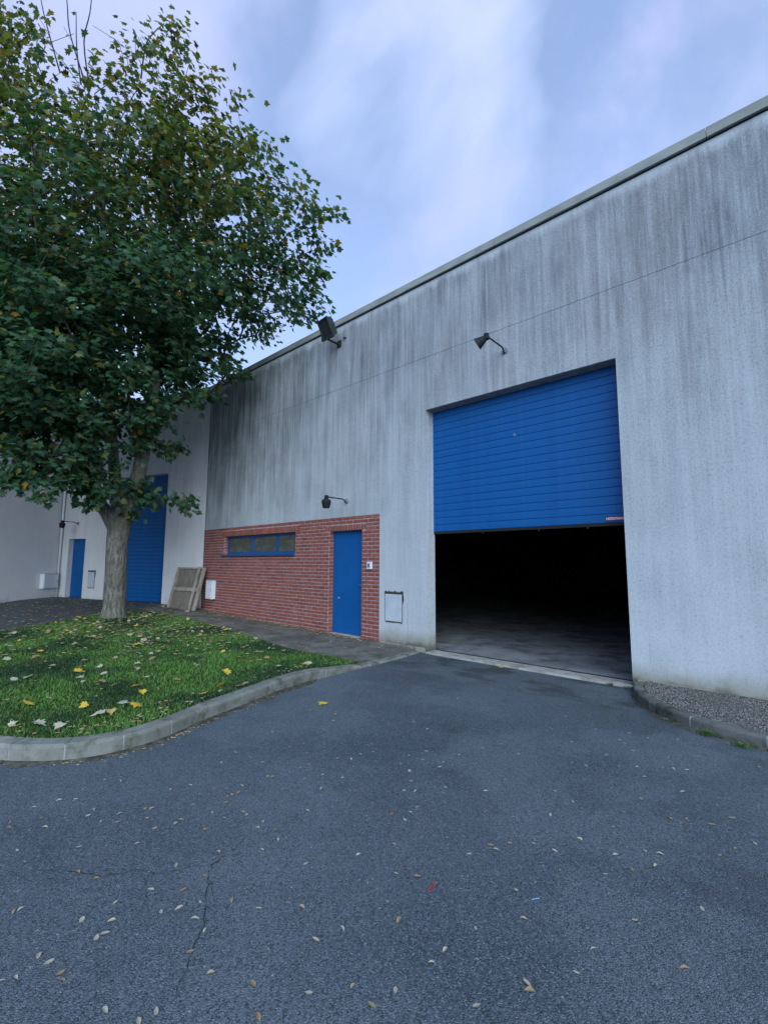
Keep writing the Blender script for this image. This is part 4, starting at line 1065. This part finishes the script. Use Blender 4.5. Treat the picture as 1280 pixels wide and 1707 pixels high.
q = gpt(835, 1113, -.03); put(maple['fall_yellow'][1], 'fallen_leaf', q.x, q.y, .09, 'yellow leaf on the asphalt against the garage sill', 'leaf', 'fallen maple leaves', .2, z=-.025)
q = gpt(562, 1057, .05); put(maple['fall_yellow'][2], 'fallen_leaf', q.x, q.y, .12, 'yellow leaf at the step of the blue door', 'leaf', 'fallen maple leaves', .2)
# leaflets on the asphalt, where the photograph has them
Lz = [(252,166),(35,244),(28,261),(148,260),(313,200),(293,221),(338,240),(398,215),(391,243),(483,199),(508,197),(490,230),(587,246),(604,235),(635,119),(657,78),(570,134),(645,184),(684,268),(707,211),(746,230),(756,179),(757,158),(773,152),(794,144),(806,121),(810,210),(822,218),(877,241),(857,262),(919,268),(927,301),(874,335),(728,341),(682,422),(588,387),(612,469),(503,468),(457,315),(516,264),(264,326),(57,338),(261,409),(320,431),(384,512),(272,571),(372,572),(537,544),(596,529),(667,510),(772,505),(862,530),(650,566),(682,603),(634,676),(349,615),(321,631),(162,712),(200,749),(206,772),(53,762),(5,775),(46,541),(70,532),(129,690),(703,746),(844,783),(1029,814),(1006,526),(1020,382),(1195,351),(1140,597),(1054,636),(1176,789),(1240,856),(860,893),(521,876),(350,872),(462,908),(964,76),(1076,85),(1142,95),(1080,27),(1171,32),(1125,31),(1016,100),(1071,130),(893,90),(909,92),(1026,204),(349,102),(400,105),(113,192),(135,230),(196,170),(80,100)]
Rz = [(56,49),(85,72),(130,34),(186,59),(68,137),(105,139),(89,106),(111,193),(26,216),(87,210),(69,235),(32,316),(39,414),(110,424),(354,320),(372,334),(421,315),(499,316),(570,339),(652,299),(762,260),(795,210),(858,166),(629,175),(569,140),(404,102),(626,45),(783,56),(742,19),(867,91),(953,231),(1010,232),(1093,251),(1161,231),(996,141),(1110,78),(965,65),(772,352),(870,340),(825,401),(739,417),(905,388),(1170,331),(1236,314),(1121,354),(586,403),(441,471),(466,565),(306,599),(203,669),(159,712),(49,571),(38,805),(308,857),(478,782),(485,806),(642,746),(837,571),(1062,534),(1003,732),(699,667),(285,350),(205,127),(340,140),(448,15),(250,18),(1010,70),(930,60),(920,350),(555,218)]
def zone(px, py):
    a = 'left' if px < 430 else ('right' if px > 860 else 'middle'); b_ = 'far' if py < 1290 else ('nearest' if py > 1520 else 'central')
    return {'far': 'tiny dry leaflet on the far asphalt before the buildings, %s third', 'central': 'small dry oval leaflet halfway across the open asphalt, %s third', 'nearest': 'dry oval leaflet on the nearest asphalt at the bottom, %s third'}[b_] % a
GRP = 'leaflets scattered on the asphalt'
for px, py in [(x/2, 1250+y/2) for x, y in Lz]+[(640+x/2, 1250+y/2) for x, y in Rz]:
    q = gpt(px, py, 0.); put(random.choice(oval), 'fallen_leaflet', q.x, q.y, random.uniform(.026, .042), zone(px, py), 'leaflet', GRP, .12, z=.0008+random.uniform(0, .001))
for _ in range(95):
    px = random.uniform(250, 1270); py = random.uniform(1120, 1290)
    q = gpt(px, py, 0.)
    if q.y > 6.2 or (q.x < -4 and q.y > 1 and px < 640) or q.x > -1.7 and q.y > 4.9 or kerb_dist(q.x, q.y)[0] < .2: continue
    put(random.choice(oval), 'fallen_leaflet', q.x, q.y, random.uniform(.022, .036), zone(px, py), 'leaflet', GRP, .12, z=float(ghgt(q.x, q.y))+.001)

# leaf litter nobody could count: along the brick foot, in the gutter and on the back yard
lv = []; lfc = []
def litter(x, y, s_, z):
    a = random.uniform(0, 6.28); t1, t2 = random.uniform(-.4, .4), random.uniform(-.4, .4); o = len(lv); src = LV if random.random() < .6 else None
    if src is not None: pts = [(p[0], p[1]-.3, p[2]+.2) for p in LV]; fs_ = tri
    else: pts = [(0, -.5, 0), (.22, -.1, .06), (.2, .2, .06), (0, .5, 0), (-.2, .2, .06), (-.22, -.1, .06)]; fs_ = [(0, 1, 2), (0, 2, 3), (0, 3, 4), (0, 4, 5)]
    for p in pts: lv.append((x+s_*(p[0]*math.cos(a)-p[1]*math.sin(a)), y+s_*(p[0]*math.sin(a)+p[1]*math.cos(a)), z+s_*(p[2]*.6+abs(t1*p[0])+abs(t2*p[1])*.5)))
    for f in fs_: lfc.append(tuple(int(o+i) for i in f))
for _ in range(420):
    x_ = -random.uniform(6.3, 13.2) if random.random() < .8 else -random.uniform(9.5, 13.2); y_ = 6.56-abs(random.gauss(0, .13)); litter(x_, y_, random.uniform(.035, .085), float(ghgt(x_, y_))+.014)
for _ in range(160):
    x_ = -random.uniform(5.4, 13.8); y_ = random.uniform(5.0, 6.5)
    if not in_poly(np.array([x_]), np.array([y_]), lawn_poly)[0]: litter(x_, y_, random.uniform(.025, .07), float(ghgt(x_, y_))+.014)
for _ in range(1700):
    x_ = -random.uniform(12.5, 19.8); y_ = random.uniform(-1, 6.2)
    if in_poly(np.array([x_]), np.array([y_]), lawn_poly)[0]: continue
    if y_ > 6.5+(x_+13.4)*.341: continue
    litter(x_, y_, random.uniform(.04, .12), float(ghgt(x_, y_))+.004)
for _ in range(520):
    d = random.uniform(s1-3., s_near(-4.8, 3.9)); d = d if random.random() < .5 else random.gauss(s1+.7, .5)
    p, t = at_s(Pk, sk, d); nn = Vector((-t.y, t.x, 0)); q = p-nn*abs(random.gauss(0, .045)); litter(q.x, q.y, random.uniform(.008, .028), .002)
for _ in range(1500):
    x_ = random.gauss(-10.6, 2.1); y_ = random.gauss(3.9, 1.3)
    if in_poly(np.array([x_]), np.array([y_]), lawn_poly)[0]: litter(x_, y_, random.uniform(.03, .09), surf_z(x_, y_)+.004)
for _ in range(260):
    i = random.randrange(len(GP)); x_, y_ = GP[i]; x_ += random.gauss(-.1, .12); y_ += random.gauss(.0, .12)
    if in_poly(np.array([x_]), np.array([y_]), lawn_poly)[0]: litter(x_, y_, random.uniform(.02, .045), surf_z(x_, y_))
lt = link('leaf_litter', mesh('leaf_litter', lv, lfc), 'litter', kind='stuff'); tag(lt, 'brown and pale dead leaf litter drifted along the brick wall, gutter and back yard', 'leaf litter')

# ------------------------------------------------------------------ cracks in the asphalt
def crack(pts, w, label=None):
    P = [gpt(px, py, 0) for px, py in pts]; Q = []
    for a, b_ in zip(P, P[1:]):
        n = max(2, int((b_-a).length/.022))
        for k in range(n): Q.append(a.lerp(b_, k/n)+Vector((random.gauss(0, .0045), random.gauss(0, .0045), 0)))
    Q.append(P[-1]); vs = []; fs_ = []
    for i, p in enumerate(Q):
        t = (Q[min(i+1, len(Q)-1)]-Q[max(i-1, 0)]).normalized(); n = Vector((-t.y, t.x, 0)); ww = w*random.uniform(.25, 1.2)*min(1, .2+4*min(i, len(Q)-1-i)/len(Q))
        a, b_ = p+n*ww/2, p-n*ww/2; vs += [(a.x, a.y, .0022), (b_.x, b_.y, .0022)]
        if i: fs_.append((2*i-2, 2*i-1, 2*i+1, 2*i))
    link('crack', mesh('crack', vs, fs_), 'crack', asphalt)
crack([(420, 1380), (395, 1412), (375, 1428), (355, 1442), (347, 1465), (342, 1495), (340, 1540), (318, 1590), (305, 1625), (295, 1650), (288, 1685)], .0042)
crack([(355, 1442), (320, 1446), (285, 1454), (262, 1457), (235, 1450), (200, 1458), (165, 1460), (125, 1455), (85, 1453), (60, 1450)], .0036)
crack([(375, 1428), (335, 1420), (300, 1430)], .002)
crack([(347, 1465), (360, 1500), (352, 1530)], .002)
crack([(240, 1450), (245, 1500), (225, 1530)], .0025)

m = M('gutter_dirt', .95, .1); m.color(m.mix(m.rng_(m.noise(14, (1, 1, 1), 5, .7), .4, .6), (.045, .048, .038), (.10, .10, .08))); m.bump(m.noise(90, (1, 1, 1), 3), .6, .006); MAT['dirt'] = m.m
def gutter(P, s, a, b_, w, side):
    vs = []; fs_ = []; n = int((b_-a)/.03); ww = w
    for i in range(n+1):
        p, t = at_s(P, s, a+(b_-a)*i/n); nn = Vector((-t.y, t.x, 0))*side; ww += random.gauss(0, w*.22); ww = min(max(ww, w*.3), w*1.9)
        e = min(1, i/6, (n-i)/6); q0 = p+nn*.012; q1 = p-nn*ww*.45*e; q2 = p-nn*ww*e; z = float(ghgt(p.x, p.y)); vs += [(q0.x, q0.y, z+.014), (q1.x, q1.y, z+.008*e+.002), (q2.x, q2.y, z+.0018)]
        if i: k = 3*i; fs_ += [(k-3, k-2, k+1, k), (k-2, k-1, k+2, k+1)]
    link('dirt', mesh('dirt', vs, fs_), 'dirt', asphalt)
gutter(Pk, sk, s1-6., s_near(-4.8, 4.0), .06, 1)
sR = arclen(PR); gutter(PR, sR, .1, 6., .035, 1)
# string and plastic strip on the ground
q = gpt(720, 1481, 0); b = MB()
pts = [gpt(x, y, 0)-q for x, y in ((726, 1472), (722, 1481), (718, 1488), (715, 1486), (719, 1479), (724, 1472))]
b.tube(catmull([(p.x, p.y, .004) for p in pts], 4), .0016, 6); o = b.obj('string', 'redstr', None, loc=(q.x, q.y, 0)); tag(o, 'short looped piece of red string on the asphalt', 'string')
q = gpt(893, 1500, 0); b = MB(); pts = [gpt(x, y, 0)-q for x, y in ((886, 1502), (892, 1500), (899, 1499))]
b.tube(catmull([(p.x, p.y, .003) for p in pts], 4), .0018, 6); o = b.obj('plastic_strip', 'bluestr', None, loc=(q.x, q.y, 0)); tag(o, 'thin light blue plastic strip on the asphalt', 'plastic strip')

# weeds
def weed(px, py, z, n, h, spread, label):
    q = gpt(px, py, z); b = MB()
    for _ in range(n):
        a = random.uniform(0, 6.28); r0 = abs(random.gauss(0, spread)); bx_, by_ = r0*math.cos(a), r0*math.sin(a)*.5; l_ = random.uniform(.4, 1)*h; la = random.uniform(0, 6.28); w_ = .004; o = len(b.v)
        tx, ty = bx_+math.cos(la)*l_*.6, by_+math.sin(la)*l_*.6; nx_, ny_ = -math.sin(la)*w_, math.cos(la)*w_
        b.v += [(bx_, by_, 0), ((bx_+tx)/2+nx_, (by_+ty)/2+ny_, l_*.6), (tx, ty, l_), ((bx_+tx)/2-nx_, (by_+ty)/2-ny_, l_*.6)]; b.f.append((o, o+1, o+2, o+3))
    me = mesh('weed', b.v, b.f); o = link('weed', me, 'grass', loc=(q.x, q.y, z)); tag(o, label, 'weed', 'weeds in the joints'); return o
weed(1018, 1144, -.03, 60, .05, .03, 'little green weed tuft in the sill joint near the right jamb')
weed(1048, 1149, -.03, 50, .04, .04, 'low weed tuft at the corner where the sill meets the right kerb')
weed(805, 1103, -.03, 30, .02, .03, 'tiny weed at the sill edge beside the yellow leaf')
weed(1178, 1226, 0, 150, .05, .045, 'green weed clump at the foot of the right kerb, the largest one')
weed(1236, 1246, 0, 110, .04, .07, 'weed clump at the foot of the right kerb nearest the picture edge')
weed(1124, 1203, 0, 60, .03, .05, 'small weed at the right kerb foot where it starts to curve')
weed(1010, 1183, -.01, 130, .012, .14, 'flat mossy growth in the asphalt before the right garage jamb')
# low shrub mostly beyond the left edge
q = gpt(-14, 998, .28); sh = empty('shrub', (q.x, q.y, .27), 0, 'small dark shrub at the foot of the beige wall, cut by the left picture edge', 'shrub')
b = MB()
for k in range(9):
    a = k*.7; b.tube([(0, 0, 0), (.12*math.cos(a), .12*math.sin(a), .35), (.3*math.cos(a), .3*math.sin(a), .65)], [.012, .008, .004], 5)
b.obj('stem', 'twig', sh)
sv_ = []; sf_ = []
for _ in range(700):
    d = np.array([random.gauss(0, 1), random.gauss(0, 1), random.gauss(0, .9)]); d /= np.linalg.norm(d); p = d*.42*random.random()**.4+np.array([0, 0, .5]); e1 = rng.normal(size=3); e1 /= np.linalg.norm(e1); e2 = np.cross(e1, d); e2 /= np.linalg.norm(e2)+1e-6
    o = len(sv_); s_ = .035; sv_ += [tuple(p-e1*s_), tuple(p+e2*s_*.5), tuple(p+e1*s_), tuple(p-e2*s_*.5)]; sf_.append((o, o+1, o+2, o+3))
link('foliage', mesh('foliage', sv_, sf_), 'leaf_part', sh, kind='stuff')
print('objects', len(bpy.data.objects), 'tris', sum(len(o.data.loops)-2*len(o.data.polygons) for o in bpy.data.objects if o.type == 'MESH'))
